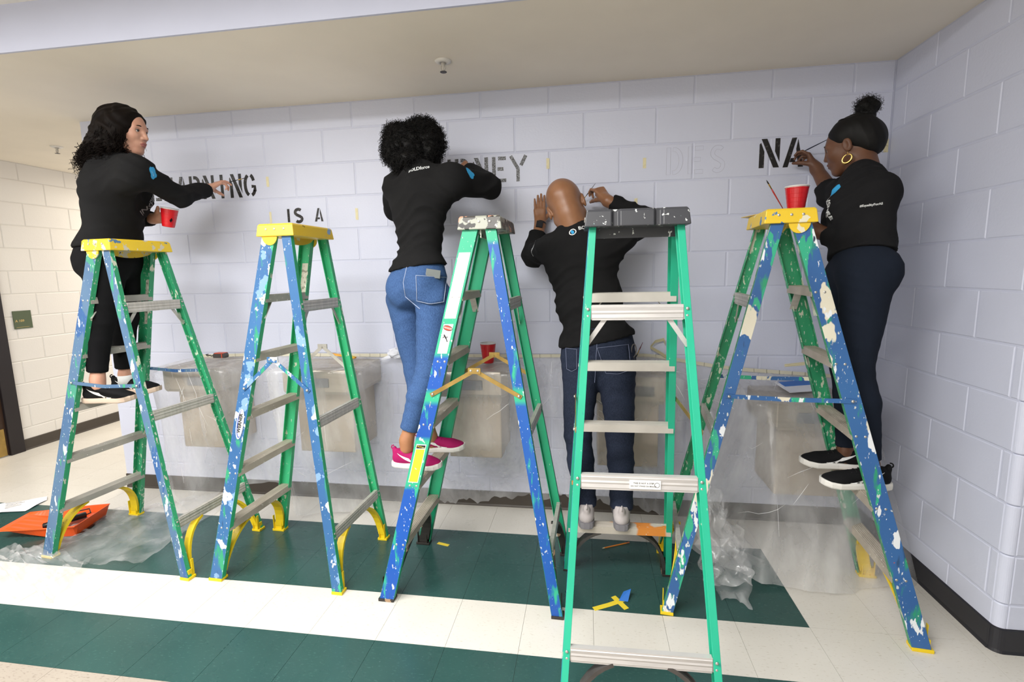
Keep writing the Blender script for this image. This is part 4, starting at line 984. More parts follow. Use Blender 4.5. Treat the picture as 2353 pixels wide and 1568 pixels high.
c = w-o3-np.array([0, 0.035, 0]); MB().loft([[tuple(c+a1*x+d*z+np.array([0, -dy, 0])) for x, z in ((-.019*e, -.021*e), (.019*e, -.021*e), (.019*e, .021*e), (-.019*e, .021*e))] for dy, e in ((0, 1), (0.007, 1), (0.010, .85))]).build('watch_case', plain('dark_glass', '#1b1c22', 0.15), wt)
for s in ('anA', 'anB'): shoe(r3, o3, q3[s], (0.05 if s == 'anA' else -0.05, 1, 0), 1.10, GREYSHOE, GREYSOLE, 0.302, WHITE, None)
MB().tube([tuple(q3['nb']-o3+np.array(v)) for v in ((-.01, -.075, .03), (.02, -.078, .034))], 0.003, 6).build('neck_label', M['label_g'], sh3)
# --- woman on the right
r5, q5, g5, H5, T5, sh5, pn5, o5 = build_person('P5', JP['P5'], (-0.96, 0.30, 0), (-0.74, 0.64, -0.24), (-0.26, 0.15, 1), dict(A=1, nose=0.82, sole_z=0.587, wd=0.94, bust=True, seat=True, torso=(1.0, 0.95, 0.95), arm=1.14, sleeve=0.022, loose=0.018, wr=0.010, neck=0.86, seed=0.7, cuffA=0.9, cuffB=0.34, shirtm=M['sweat'], 
    pantsm=M['pants_n'], pcuffA=0.95, pcuffB=0.95, pwr=0.002, thigh=0.098, pl=0.98, cuffw=0.030, hs=0.99, hsz=0.93,
    handA=dict(n=(0.0, 1, 0.15), side=-1, curl=(0.8, 0.85, 0.9, 0.9), thumb=0.7), handB=dict(n=(-0.8, 0.5, -0.1), side=1, curl=(0.7, 0.8, 1.0, 1.1), cs=(0.5, 0.7, 1.0, 1.1), thumb=0.9, bare=True)),
    'person with black top bun and gold hoop earring in black sweatshirt on rightmost ladder')
HF = Field(g5((0, 0, 0))-0.2, g5((0, 0, 0))+0.3, 0.005)
HF.ell(g5((-0.026, 0, 0.042)), (0.104, 0.084, 0.088), 0.015, H5); HF.ell(g5((-0.080, 0, -0.010)), (0.060, 0.068, 0.075), 0.03, H5); HF.ell(at(1995, 318, -.45), (0.066, 0.070, 0.072), 0.03)
HF.ell(g5((0.105, 0, -0.035)), (0.064, 0.095, 0.134), 0.012, H5, True); HF.ell(g5((0.02, 0.075, -0.055)), (0.05, 0.045, 0.062), 0.01, H5, True); HF.ell(g5((0.02, -0.075, -0.055)), (0.05, 0.045, 0.062), 0.01, H5, True)
b0, b1 = at(1990, 276, -.43), at(1993, 246, -.43)
HF.cone(b0, b1, 0.036, 0.036, 0.012); HF.ell(b1, (0.047, 0.047, 0.042), 0.01)
HF.warp(lambda X, Y, Z: np.where(Z > b0[2]+0.005, 0.005*np.sin(95*X+30*Z)*np.sin(90*Z+40*Y), 0.0008*np.sin(160*X+60*Z)))
hair5 = HF.build('hair', M['hair_k'], r5, o5); st = []
for i in range(420):
    v = RNG.normal(size=3); v = N_(v); st.append(curl(b1+v*0.036, v*0.6+RNG.normal(size=3)*0.6, random.uniform(.02, .035), 0.005, 2.0, 0.0, 10))
for i in range(9): st.append(curl(g5((-0.085, random.uniform(.0, .05), random.uniform(-.06, -.03))), (0.7, -0.1, random.uniform(-.6, .5)), random.uniform(.03, .06), 0.006, 0.9, 0.01, 10))
strands('hair_curls', st, M['hair_k'], hair5, o5, r=0.0011)
er = g5((-0.004, 0.096, -0.072)); GOLD = plain('polished_gold', '#d9b368', 0.22, 1.0)
ea = N_(H5[0]*0.9+H5[1]*0.1); hoop = [tuple(er-o5+0.0185*(math.cos(k)*ea+math.sin(k)*np.array([0, 0, 1]))) for k in np.linspace(PI/2, PI/2+2*PI, 29)]
eg = tag(link('hoop_earring', None, None, tuple(o5)), 'gold hoop earring hanging from the left ear of the person with top bun', 'earring')
MB().tube(hoop, [0.0022+0.0034*math.sin(PI*i/28) for i in range(29)], 10).build('hoop', GOLD, eg, smooth=True)
MB().tube([tuple(er-o5+np.array([0, -0.002, 0.0185])), tuple(er-o5+np.array([0, -0.002, 0.030]))], 0.0012, 6).build('ear_wire', GOLD, eg)
shoe(r5, o5, q5['anB'], (-1, 0.05, 0), 0.98, BLKSHOE, WHITE, 0.587, M['ink'], SWW, pitch=0.02); shoe(r5, o5, q5['anA'], (-1, 0.0, 0), 0.98, BLKSHOE, WHITE, 0.587, M['ink'], SWW)
# --- prints on the clothes
def pxdecal(root, org, target, me, px, py, Y, X, up_, mat, name='lettering'): return decal(root, target, me, org, at(px, py, Y), X, up_, mat, name)
CY = plain('cyan_print', '#2f9fd8', 0.7)
cloud = lambda x, y: (x/0.030)**2+(y/0.017)**2 < 1 or ((x+0.012)/0.017)**2+((y-0.012)/0.013)**2 < 1 or ((x-0.012)/0.014)**2+((y-0.010)/0.012)**2 < 1
pxdecal(sh1, o1, sh1, grid_poly(cloud, -.034, .034, -.026, .028, 22), 351, 398, -.62, (0.75, 0.2, -0.45), (0.3, 0, 1), CY, 'sleeve_print')
pxdecal(sh1, o1, sh1, text_mesh('sales', 0.014), 351, 399, -.62, (0.75, 0.2, -0.45), (0.3, 0, 1), M['white_ink'])
pxdecal(sh1, o1, sh1, text_mesh('INSPIRE', 0.052, 0.0003, 0.0008), 349, 468, -.60, (0.12, 0.75, 0.9), (-0.9, 0.5, 0.2), plain('grey_print', '#9a9a9c', 0.8))
pxdecal(sh2, o2, sh2, grid_poly(cloud, -.034, .034, -.026, .028, 22), 1080, 398, -.55, (0.75, 0.3, -0.6), (0.5, 0, 1), CY, 'sleeve_print')
pxdecal(sh2, o2, sh2, text_mesh('BOLDforce', 0.024, 0.0003, 0.0008), 962, 388, -.56, (1, 0.0, 0.12), (-.1, 0.2, 1), M['white_ink'])
for ra, mt in ((0.019, M['white_ink']), (0.0145, M['ink'])):
    pxdecal(sh3, o3, sh3, grid_poly(lambda x, y: x*x+y*y < ra*ra, -ra, ra, -ra, ra, 18), 1316, 534, -.46, (1, 0, 0.2), (-.2, 0, 1), mt, 'round_print').location.y -= 0.0008*(mt is M['ink'])
pxdecal(sh3, o3, sh3, grid_poly(lambda x, y: (x/0.008)**2+((y+.002)/0.010)**2 < 1 or abs(x+0.003)+abs(y-.005) < 0.009, -.012, .012, -.014, .014, 16), 1316, 534, -.46, (1, 0, 0.2), (-.2, 0, 1), CY, 'round_print').location.y -= 0.0016
pxdecal(sh3, o3, sh3, text_mesh('BOLDforce', 0.028, 0.0003, 0.001), 1358, 523, -.46, (1, 0, 0.28), (-.28, 0, 1), M['white_ink'])
pxdecal(sh3, o3, sh3, text_mesh('#EqualityForAll', 0.014, 0.0003, 0.0003), 1225, 570, -.3, (0.3, 0, 1), (-1, 0, 0.3), M['white_ink'])
pxdecal(sh5, o5, sh5, text_mesh('#EqualityForAll', 0.0125, 0.0003, 0.0006), 2002, 471, -.78, (1, 0, 0.10), (-.1, 0, 1), M['white_ink'])
pxdecal(sh5, o5, sh5, text_mesh('INSPIRE', 0.034, 0.0003, 0.0012), 1904, 476, -.62, (-0.25, -0.15, -1), (0.75, -0.6, 0), M['white_ink'])
pxdecal(sh5, o5, sh5, text_mesh('BOLD', 0.022, 0.0003, 0.0008), 1887, 492, -.60, (-0.2, -0.15, -1), (0.75, -0.6, 0), M['white_ink'])
pxdecal(sh5, o5, sh5, grid_poly(cloud, -.034, .034, -.026, .028, 22), 1918, 440, -.40, (0.3, 0, -1), (1, 0, 0.2), CY, 'sleeve_print')
# --- pockets, seams and belt loops on the jeans
def seam(px_pts, Y, root, org, target, mat, name='stitching', r=0.0016, closed=False):
    tm = target.data; bvh = BVHTree.FromPolygons([v.co[:] for v in tm.vertices], [tuple(p.vertices) for p in tm.polygons]); P = []
    for i in range(len(px_pts)-1):
        for s in np.linspace(0, 1, 7)[:-1 if i < len(px_pts)-2 else None]:
            x = px_pts[i][0]*(1-s)+px_pts[i+1][0]*s; y = px_pts[i][1]*(1-s)+px_pts[i+1][1]*s
            o = Vector(CAM-org); d = Vector(N_(at(x, y, Y)-CAM)); h = bvh.ray_cast(o, d)
            if h[0] is not None: P.append(tuple(h[0]+h[1]*0.0012))
    if len(P) > 2: return MB().tube(P, r, 5).build(name, mat, target)
def pocket(px_poly, Y, org, target, mat, stitch, lift=0.0035):
    """a patch of cloth 2 mm proud of the trousers with a stitched outline"""
    tm = target.data; bvh = BVHTree.FromPolygons([v.co[:] for v in tm.vertices], [tuple(p.vertices) for p in tm.polygons]); n = 9; vs = []; ok = True
    (x0, y0), (x1, y1), (x2, y2), (x3, y3) = px_poly
    for j in range(n+1):
        for i in range(n+1):
            s, t_ = i/n, j/n; x = (x0*(1-s)+x1*s)*(1-t_)+(x3*(1-s)+x2*s)*t_; y = (y0*(1-s)+y1*s)*(1-t_)+(y3*(1-s)+y2*s)*t_+ (6*(1-abs(2*s-1)) if t_ == 1 else 6*t_*(1-abs(2*s-1)))
            o = Vector(CAM-org); d = Vector(N_(at(x, y, Y)-CAM)); h = bvh.ray_cast(o, d)
            if h[0] is None: return
            vs.append(tuple(h[0]-d*lift))
    fs = [(j*(n+1)+i, (j+1)*(n+1)+i, (j+1)*(n+1)+i+1, j*(n+1)+i+1) for j in range(n) for i in range(n)]
    p = link('back_pocket', mesh('back_pocket', vs, fs, mat, None, True), target)
    sm_ = p.modifiers.new('thick', 'SOLIDIFY'); sm_.thickness = 0.003
    ed = [vs[i] for i in range(n+1)]+[vs[j*(n+1)+n] for j in range(1, n+1)]+[vs[n*(n+1)+i] for i in range(n-1, -1, -1)]+[vs[j*(n+1)] for j in range(n-1, -1, -1)]
    MB().tube([(a, b-0.001, c) for a, b, c in ed], 0.0014, 4).build('stitching', stitch, p)
    return p
pk = pocket([(956, 633), (1027, 638), (1020, 694), (958, 692)], -.7, o2, pn2, M['jeans_b'], M['stitch'], 0.016)
pocket([(900, 618), (909, 622), (903, 680), (895, 672)], -.7, o2, pn2, M['jeans_b'], M['stitch'])
seam([(935, 614), (927, 650), (932, 682), (965, 710)], -.7, r2, o2, pn2, M['stitch'])
pocket([(1300, 800), (1325, 803), (1325, 848), (1302, 848)], -.6, o3, pn3, M['jeans_d'], M['stitch_d'])
pocket([(1372, 800), (1444, 792), (1450, 850), (1392, 858)], -.6, o3, pn3, M['jeans_d'], M['stitch_d'])
seam([(1372, 785), (1368, 850), (1366, 880)], -.6, r3, o3, pn3, M['stitch_d'])
_b = BVHTree.FromPolygons([v.co[:] for v in pn2.data.vertices], [tuple(p.vertices) for p in pn2.data.polygons]); _d = Vector(N_(at(1000, 634, -.7)-CAM)); _h = _b.ray_cast(Vector(CAM-o2), _d)
ph = empty('phone', tuple(Vector(o2)+_h[0])); _v = []
for (px_, py_) in ((980, 617), (1013, 622), (1011, 641), (977, 637)):
    d_ = Vector(N_(at(px_, py_, -.7)-CAM)); dist = (_h[0]-Vector(CAM-o2)).length; _v.append(Vector(CAM-o2)+d_*(dist*d_.dot(_d)**-1-0.013))
_v = [v-_h[0] for v in _v]
MB().loft([[tuple(v-_d*e) for v in _v] for e in (0, 0.007)]).build('phone_body', plain('grey_phone_case', '#7f8584', 0.3, 0.3), ph, bevel=0.002)
tag(ph, 'grey phone sticking out of the back pocket of the blue jeans', 'phone')
kb = at(1456, 805, -.56); kr = empty('carabiner', tuple(kb))
MB().tube([(0.011*math.cos(a)*(1.0), 0, 0.032*math.sin(a)) for a in np.linspace(0, 2*PI, 17)], 0.0028, 6).tube([(0, 0, -0.030), (0.004, 0, -0.06)], 0.003, 6).build('clip_ring', M['greybrace'], kr)
tag(kr, 'dark metal key clip hanging at right hip of the bald person', 'key clip')
for o in (kr,): o.location.y -= 0.01

# ------------------------------------------------------------------ letters painted on the wall (stencil strokes)
def arc(cx, cy, rx, ry, a0, a1, n=10): return [(cx+rx*math.cos(math.radians(a0+(a1-a0)*i/n)), cy+ry*math.sin(math.radians(a0+(a1-a0)*i/n))) for i in range(n+1)]
SW = 0.23     # stroke width, letter box 0.6 x 1
LT = {
 'I': [[(.3, 0), (.3, 1)]], 'L': [[(.12, .0), (.12, 1)], [(.28, .08), (.6, .08)]],
 'N': ['P', [(0, 0), (.155, 0), (.155, .56), (.04, .87), (0, .82)], [(.05, 1), (.22, 1), (.62, 0), (.44, 0)], [(.47, 1), (.62, 1), (.62, .18), (.47, .56)]],
 'A': ['P', [(0, 0), (.155, 0), (.39, 1), (.245, 1)], [(.20, .17), (.37, .17), (.37, .31), (.24, .31)], [(.43, .96), (.385, .62), (.46, 0), (.62, 0)]],
 'R': [[(.10, 0), (.10, 1)], [(.26, .93)]+arc(.34, .72, .18, .21, 90, -90)+[(.26, .51)], [(.34, .42), (.54, 0)]],
 'E': [[(.10, 0), (.10, 1)], [(.27, .93), (.58, .93)], [(.24, .52), (.48, .52)], [(.27, .07), (.58, .07)]],
 'Y': [[(.02, 1), (.30, .50), (.30, .0)], [(.62, 1), (.42, .62)]],
 'G': [arc(.31, .5, .23, .43, 108, 252), arc(.33, .5, .21, .43, 75, 25, 5), [(.40, .44), (.56, .44), (.56, .24)]+arc(.33, .38, .23, .31, -20, -75, 5)],
 'S': [arc(.31, .72, .19, .21, 40, 200, 8)+[(.2, .56), (.40, .44)]+arc(.31, .28, .19, .21, 20, -140, 8)],
 'O': [arc(.31, .5, .22, .43, 100, 260), arc(.33, .5, .22, .43, 80, -80)], 'U': [[(.1, 1), (.1, .3)]+arc(.31, .3, .21, .22, 180, 280, 6), [(.54, 1), (.54, .28)]+arc(.33, .28, .21, .21, 0, -60, 4)],
 'J': [[(.5, 1), (.5, .28)]+arc(.3, .28, .2, .21, 0, -150, 6)], 'D': [[(.1, 0), (.1, 1)], [(.26, .93)]+arc(.3, .5, .26, .43, 80, -80)+[(.26, .07)]]}
def stroke_quads(pts, w, out):
    pts = [np.array(p, float) for p in pts]; L = []; R = []
    for i, p in enumerate(pts):
        a = pts[max(i-1, 0)]; b = pts[min(i+1, len(pts)-1)]; d = N_(b-a); n = np.array([-d[1], d[0]]); L.append(p+n*w/2); R.append(p-n*w/2)
    out.append((L, R))
def letter(ch, x, z, h, m, parent, w=SW, sx=0.6, name='painted_letter', y=-0.0006, jag=0.004):
    b = MB(); hh = h
    if LT[ch][0] == 'P':
        for pl in LT[ch][1:]:
            vs = [(x+px*hh*sx/0.6+random.uniform(-1, 1)*jag*hh, y, z+pz*hh) for px, pz in pl]; n = len(vs)
            b.add(vs+[(q[0], y+0.0005, q[2]) for q in vs], [tuple(range(n))]+[(i, (i+1) % n, n+(i+1) % n, n+i) for i in range(n)])
        return b.build(name, m, parent)
    for s in LT[ch]:
        o = []; pts = [(px*hh*sx/0.6, pz*hh) for px, pz in s]; stroke_quads(pts, w*hh*0.62, o)
        for L, R in o:
            n = len(L); vs = [(x+p[0]+random.uniform(-1, 1)*jag*hh, y, z+p[1]) for p in L]+[(x+p[0]+random.uniform(-1, 1)*jag*hh, y, z+p[1]) for p in R]
            vs += [(a, y+0.0005, c) for a, _, c in vs]
            fs = [(i, i+1, n+i+1, n+i) for i in range(n-1)]
            b.add(vs, fs)
    return b.build(name, m, parent)
LHh = 0.150
for i, ch in enumerate('LEARNING'): letter(ch, -2.690+i*0.0995, 2.050-0.000*i, LHh, M['letter'] if i > 6 else M['letter_s'] if i < 3 else M['letter'], wb, sx=0.56)
letter('I', -1.714, 1.880, 0.084, M['letter'], wb, sx=0.5, w=0.32); letter('S', -1.660, 1.874, 0.092, M['letter'], wb, sx=0.78, w=0.34); letter('A', -1.512, 1.878, 0.084, M['letter'], wb, sx=0.68)
for i, ch in enumerate('JOURNEY'): letter(ch, -0.920+i*0.1145, 2.068, 0.148, M['letter_s'], wb, sx=0.62)
letter('N', 1.166, 2.077, 0.155, M['letter'], wb, sx=0.66, w=0.25); letter('A', 1.290, 2.075, 0.155, M['letter'], wb, sx=0.66, w=0.25)
# faint pencilled outlines of the next word
for i, ch in enumerate('DES'):
    b = MB(); x = 0.665+i*0.118
    for s in LT[ch]:
        o = []; stroke_quads([(px*0.148, pz*0.148) for px, pz in s], 0.022, o)
        for L, R in o:
            ring = [(x+p[0], -0.0008, 2.065+p[1]) for p in L]+[(x+p[0], -0.0008, 2.065+p[1]) for p in R[::-1]]; ring.append(ring[0]); b.tube(ring, 0.0006, 3)
    b.build('pencil_outline', M['pencil'], wb)
# strips of tape on the wall
def wall_tape(px, py, w, h, label, rot=0.0):
    p = at(px, py, -0.001); b = MB(); n = 4; fr = [[(x*w/2, -0.0006-0.0008*math.sin(3*z+x), (z/n-0.5)*h+random.uniform(-.002, .002)*(z in (0, n))) for x in (-1, 1)] for z in range(n+1)]
    vs = [p_ for r in fr for p_ in r]; o = link('masking_tape', mesh('masking_tape', vs, [(2*i, 2*i+1, 2*i+3, 2*i+2) for i in range(n)], M['tape_y']), None, tuple(p)); o.rotation_euler = (0, rot, 0)
    s = o.modifiers.new('t', 'SOLIDIFY'); s.thickness = 0.0005; tag(o, label, 'tape', 'pale tape marks stuck on the wall')
wall_tape(615, 418, 0.018, 0.062, 'short pale tape strip on the wall just right of the letter G')
wall_tape(622, 500, 0.014, 0.075, 'pale tape strip on the wall left of the word IS')
wall_tape(820, 492, 0.018, 0.07, 'pale tape strip on the wall right of the word A, over nothing')
wall_tape(1259, 376, 0.018, 0.062, 'pale tape strip on the wall just right of the letter Y')
wall_tape(1481, 375, 0.018, 0.06, 'pale tape strip on the wall left of the faint pencilled letters')
wall_tape(1461, 468, 0.018, 0.06, 'pale tape strip on the wall above the black ladder cap')
wall_tape(2036, 335, 0.022, 0.066, 'pale tape strip on the wall beside the right corner, behind the bun')
wall_tape(352, 392, 0.06, 0.014, 'level pale tape strip on the wall above the first letters')
# ------------------------------------------------------------------ cups, brushes, pencils
M['red'] = plain('red_cup_plastic', '#c8141e', 0.28, 0, 0.06, 30, 0, 0.6); M['cupin'] = plain('white_cup_inside', '#eceae8', 0.35)
M['darkpaint'] = plain('wet_black_paint', '#151214', 0.2)
def cup(loc, label, tilt=(0, 0, 0), h=0.118, r=0.047, paint=True, rb=0.031):
    root = empty('plastic_cup', loc); root.rotation_euler = tilt; R = lambda z: rb+(r-rb)*z/h
    pr_ = [(rb-0.004, 0.0), (rb, 0.002)]
    for z in (0.012, 0.030, 0.048, 0.066, 0.084, h-0.012): pr_ += [(R(z), z), (R(z)+0.0008, z+0.001)]
    MB().lathe(pr_+[(R(h)-0.0004, h-0.006)]+[(R(h-.006)-0.0014, h-0.006), (rb-0.0018, 0.004), (0.0005, 0.004)], 32, cap=True).build('cup_body', M['red'], root, smooth=False)
    MB().lathe([(R(h)-0.0026, h-0.003), (R(h)+0.0016, h-0.003), (R(h)+0.0022, h), (R(h)+0.0004, h+0.0016), (R(h)-0.0024, h)], 32, cap=False).build('rim', M['cupin'], root, smooth=True)
    MB().lathe([(R(h)-0.0022, h-0.002), (R(0.01)-0.0022, 0.010), (0.0004, 0.0100)], 32, cap=False).build('lining', M['cupin'], root, smooth=True)
    if paint: MB().lathe([(0.0005, 0.0), (R(0.03)-0.003, 0.0)], 24, (0, 0, 0.03), cap=False).build('paint', M['darkpaint'], root)
    tag(root, label, 'cup', 'red plastic cups'); return root
c5 = atz(1828, 492, 1.763); cup((c5[0], c5[1], 1.763), 'bright red cup standing on the yellow cap of the rightmost ladder', h=0.118, r=0.0475)
p = at(387, 522, -.50); cp = cup(tuple(p), 'red cup smeared with black paint held by the person with long curly hair', (0.0, 0.20, 0), h=0.105, r=0.043, rb=0.030)
MB().add([(0.030+.0022, -0.030, 0.04), (0.035+.0022, -0.022, 0.055), (0.038, -.016, 0.042), (0.0345, -0.024, 0.028)], [(0, 1, 2, 3)]).build('paint_smear', M['darkpaint'], cp)
cup((-0.357, -0.20, 1.0), 'red cup on the covered drinking fountain behind the gold ladder spreader', h=0.12, r=0.047)
def brush(a, b, label, hc, name='paint_brush', grp=None, tip=0.022, r=0.0028, hairc='darkpaint', fer='brush_ferrule'):
    """a = bristle tip, b = end of the handle"""
    a, b = np.array(a), np.array(b); L = np.linalg.norm(b-a); d = (b-a)/L; root = empty(name, tuple(a))
    P = lambda s: tuple(d*s)
    MB().tube([P(0), P(tip*.5), P(tip)], [0.0006, r*0.95, r*0.9], 8).build('bristles', M[hairc], root, smooth=True)
    MB().tube([P(tip), P(tip*1.1), P(tip+0.028)], [r*0.95, r, r*0.85], 8).build('ferrule', M['brass'], root, smooth=True)
    MB().tube([P(tip+0.028), P(tip+0.045), P(L*0.6), P(L)], [r*0.85, r*1.1, r*0.9, r*0.45], 8).build('handle', hc, root, smooth=True)
    return tag(root, label, 'brush')
M['brass'] = plain('brass_ferrule', '#c9a552', 0.3, 0.8)
M['hblue'] = plain('dark_blue_handle', '#1f2a40', 0.3); M['hred'] = plain('red_handle', '#b8322a', 0.35); M['hblack'] = plain('black_handle', '#151516', 0.35); M['hmar'] = plain('maroon_handle', '#7a1430', 0.3)
brush(at(564, 409, -.004), at(506, 424, -.135), 'thin dark brush painting the letter G, held by person with long curly hair', M['hblack'], r=0.0024)
brush(at(1338, 462, -.015), at(1368, 422, -.14), 'thin black brush held against the wall by the bald person', M['hblack'], r=0.0024)
brush(at(1831, 356, -.006), at(1911, 316, -.17), 'long dark blue brush painting the letter A, held by the person with bun', M['hblue'], r=0.003)
brush(at(1761, 414, -.44), at(1802, 485, -.42), 'thin red brush with black tip held upright behind the red cup', M['hred'], r=0.0032)
brush(at(1461, 822, -.20), at(1477, 787, -.17), 'thin maroon brush leaning beside the dark jeans above the fountain', M['hmar'], r=0.0026)
def pencil(a, b, label):
    a, b = np.array(a), np.array(b); d = (b-a); L = np.linalg.norm(d); d /= L; root = empty('pencil', tuple(a)); P = lambda s: tuple(d*s)
    MB().tube([P(0), P(0.004)], [0.0004, 0.0011], 6).build('lead', M['ink'], root); MB().tube([P(0.004), P(0.018)], [0.0011, 0.0036], 6).build('wood_tip', M['tape_y'], root)
    MB().tube([P(0.018), P(L-0.018)], 0.0037, 6).build('barrel', plain('orange_pencil', '#d9822e', 0.4), root); MB().tube([P(L-0.018), P(L)], 0.0037, 8).build('eraser', plain('pink_eraser', '#b86a4a', 0.6), root)
    return tag(root, label, 'pencil')
a, b = atz(1382, 1261, 0.0045), atz(1446, 1247, 0.0045); pencil(a, b, 'orange pencil lying on the green floor tiles under the teal ladder')
# tape on the floor
def flat_strip(pts, w, m, name, label, cat, grp=None, z=0.001, par=None):
    b = MB(); L = []; R = []; P = [atz(x, y, z) for x, y in pts]
    for i, p in enumerate(P):
        d = N_((P[min(i+1, len(P)-1)]-P[max(i-1, 0)])[:2]); n = np.array([-d[1], d[0], 0])*w/2; L.append(p+n); R.append(p-n)
    o0 = P[0].copy(); o0[2] = 0; vs = [tuple(v-o0) for v in L+R]; n_ = len(P); o = link(name, mesh(name, vs, [(i, n_+i, n_+i+1, i+1) for i in range(n_-1)], m), par, tuple(o0) if par is None else tuple(o0-np.array(par.location)))
    s = o.modifiers.new('t', 'SOLIDIFY'); s.thickness = 0.0007
    if label: tag(o, label, cat, grp)
    return o
flat_strip([(1006, 1248), (1031, 1254)], 0.022, M['tape_yy'], 'yellow_tape', 'small yellow tape scrap on green tiles behind the bright blue ladder', 'tape')
tr = empty('tape_cross', tuple(atz(1415, 1387, 0)))
flat_strip([(1364, 1400), (1400, 1390), (1432, 1379)], 0.026, M['tape_yy'], 'yellow_strip', None, None, par=tr, z=0.001)
flat_strip([(1409, 1371), (1424, 1385), (1440, 1400)], 0.026, M['tape_yy'], 'yellow_strip', None, None, par=tr, z=0.0018)
p = atz(1436, 1377, 0.0)-np.array(tr.location); MB().add([(p[0]-.03, p[1]-.02, .003), (p[0]+.012, p[1]-.024, .004), (p[0]+.03, p[1]+.03, .034), (p[0]-.005, p[1]+.025, .02)], [(0, 1, 2), (0, 2, 3)]).build('blue_strip', M['tape_b'], tr)
tag(tr, 'crossed yellow tape strips with a blue piece on the green tiles', 'tape')
# paper sheet at far left
P = [atz(x, y, 0.004) for x, y in ((-40, 1166), (108, 1143), (108, 1150), (22, 1194), (-45, 1192))]
pa = empty('paper_sheet', tuple(P[3]*[1, 1, 0])); M['paper'] = plain('white_paper', '#e3e5ee', 0.8); 
b = MB(); n = 10; q4 = [P[0], P[1], P[2], P[3]]; vs = []
for j in range(5):
    for i in range(n+1):
        s, t_ = i/n, j/4; v = (q4[0]*(1-s)+q4[1]*s)*(1-t_)+(P[4]*(1-s)+P[2]*s)*0+((P[4] if s < .35 else q4[3])*1.0*(1-s)+q4[2]*s)*t_; v = v-P[3]*[1, 1, 0]; v[2] = 0.004+0.006*abs(math.sin(s*5+j)); vs.append(tuple(v))
MB().add(vs, [(j*(n+1)+i, (j+1)*(n+1)+i, (j+1)*(n+1)+i+1, j*(n+1)+i+1) for j in range(4) for i in range(n)]).build('sheet', M['paper'], pa)
for j in range(5):
    y0 = j*0.16+0.1
    def PP(s, t_): v = (P[0]*(1-s)+P[1]*s)*(1-t_)+(P[4]*(1-s)+P[2]*s)*t_; v = v-P[3]*[1, 1, 0]; v[2] = 0.0125; return tuple(v)
    MB().tube([PP(0.35, y0), PP(0.55+0.05*(j % 3), y0)], 0.0016, 4).build('printed_line', M['label_g'], pa)
tag(pa, 'white printed paper sheet lying on floor at the far left edge', 'paper')
# ------------------------------------------------------------------ roller tray
M['orange'] = plain('orange_plastic', '#ee5a1c', 0.42, 0, 0.04, 20)
tl = atz(70, 1215, 0); trr = atz(205, 1215, 0); ang = math.atan2(trr[1]-tl[1], trr[0]-tl[0])
tc = (atz(12, 1240, 0)+atz(240, 1180, 0)+atz(165, 1252, 0)+atz(100, 1186, 0))/4; ang = 0.42
rt = empty('paint_tray', (tc[0], tc[1]-0.012, 0.006), 0.24)
nx, ny = 24, 10; LX, LY = 0.232, 0.14; vs = []; 
def tz(s):   # floor height of the tray along its length (ramp at left, well at right)
    return 0.052-0.050*min(1, s/0.62)**0.9 if s < 0.62 else 0.002
for i in range(nx+1):
    s = i/nx; x = -LX+2*LX*s; hw = LY*(0.80+0.20*min(1, s*1.3)); rim = 0.072-0.014*(1-s)
    fl_ = min(rim-0.008, tz((s-0.03)/0.94) if 0.03 < s < 0.97 else rim)
    row = [(-hw-0.010, rim-0.004), (-hw-0.008, rim), (-hw, rim), (-hw+0.018, fl_+0.004*0), (-hw+0.03, fl_)]
    for k in range(1, 8): row.append((-hw+0.03+(2*hw-0.06)*k/8, fl_+(0.003 if (k % 2 and 0.08 < s < .6) else 0)))
    row += [(hw-0.03, fl_), (hw-0.018, fl_), (hw, rim), (hw+0.008, rim), (hw+0.010, rim-0.004)]
    if i in (0, nx): row = [(y, rim if 2 <= j <= len(row)-3 else z) for j, (y, z) in enumerate(row)]
    vs += [(x, y, z) for y, z in row]
w_ = len(row); o = link('tray_body', mesh('tray_body', vs, [(i*w_+j, (i+1)*w_+j, (i+1)*w_+j+1, i*w_+j+1) for i in range(nx) for j in range(w_-1)], M['orange']), rt)
s = o.modifiers.new('t', 'SOLIDIFY'); s.thickness = 0.003; s.offset = -1
MB().box((0.06, -0.11, 0.0045), (0.235, 0.11, 0.0055)).build('paint_pool', M['darkpaint'], rt)
tag(rt, 'orange paint tray with black paint on plastic sheet behind leftmost ladder foot', 'tray')
ro = empty('paint_roller', (tc[0]+0.09, tc[1]-0.02, 0.062), 0.95)
MB().tube([(-0.10, 0, 0), (-0.095, 0, 0), (0.10, 0, 0), (0.105, 0, 0)], [0.012, 0.019, 0.019, 0.012], 14).build('roller_sleeve', M['darkpaint'], ro, smooth=True)
MB().tube([(0.105, 0, 0), (0.125, 0, 0.004), (0.125, 0.06, 0.012), (0.04, 0.07, 0.014), (0.04, 0.13, 0.018)], 0.004, 8).build('roller_frame', M['blackfoot'], ro)
tag(ro, 'small black painty roller resting in the orange tray', 'roller')
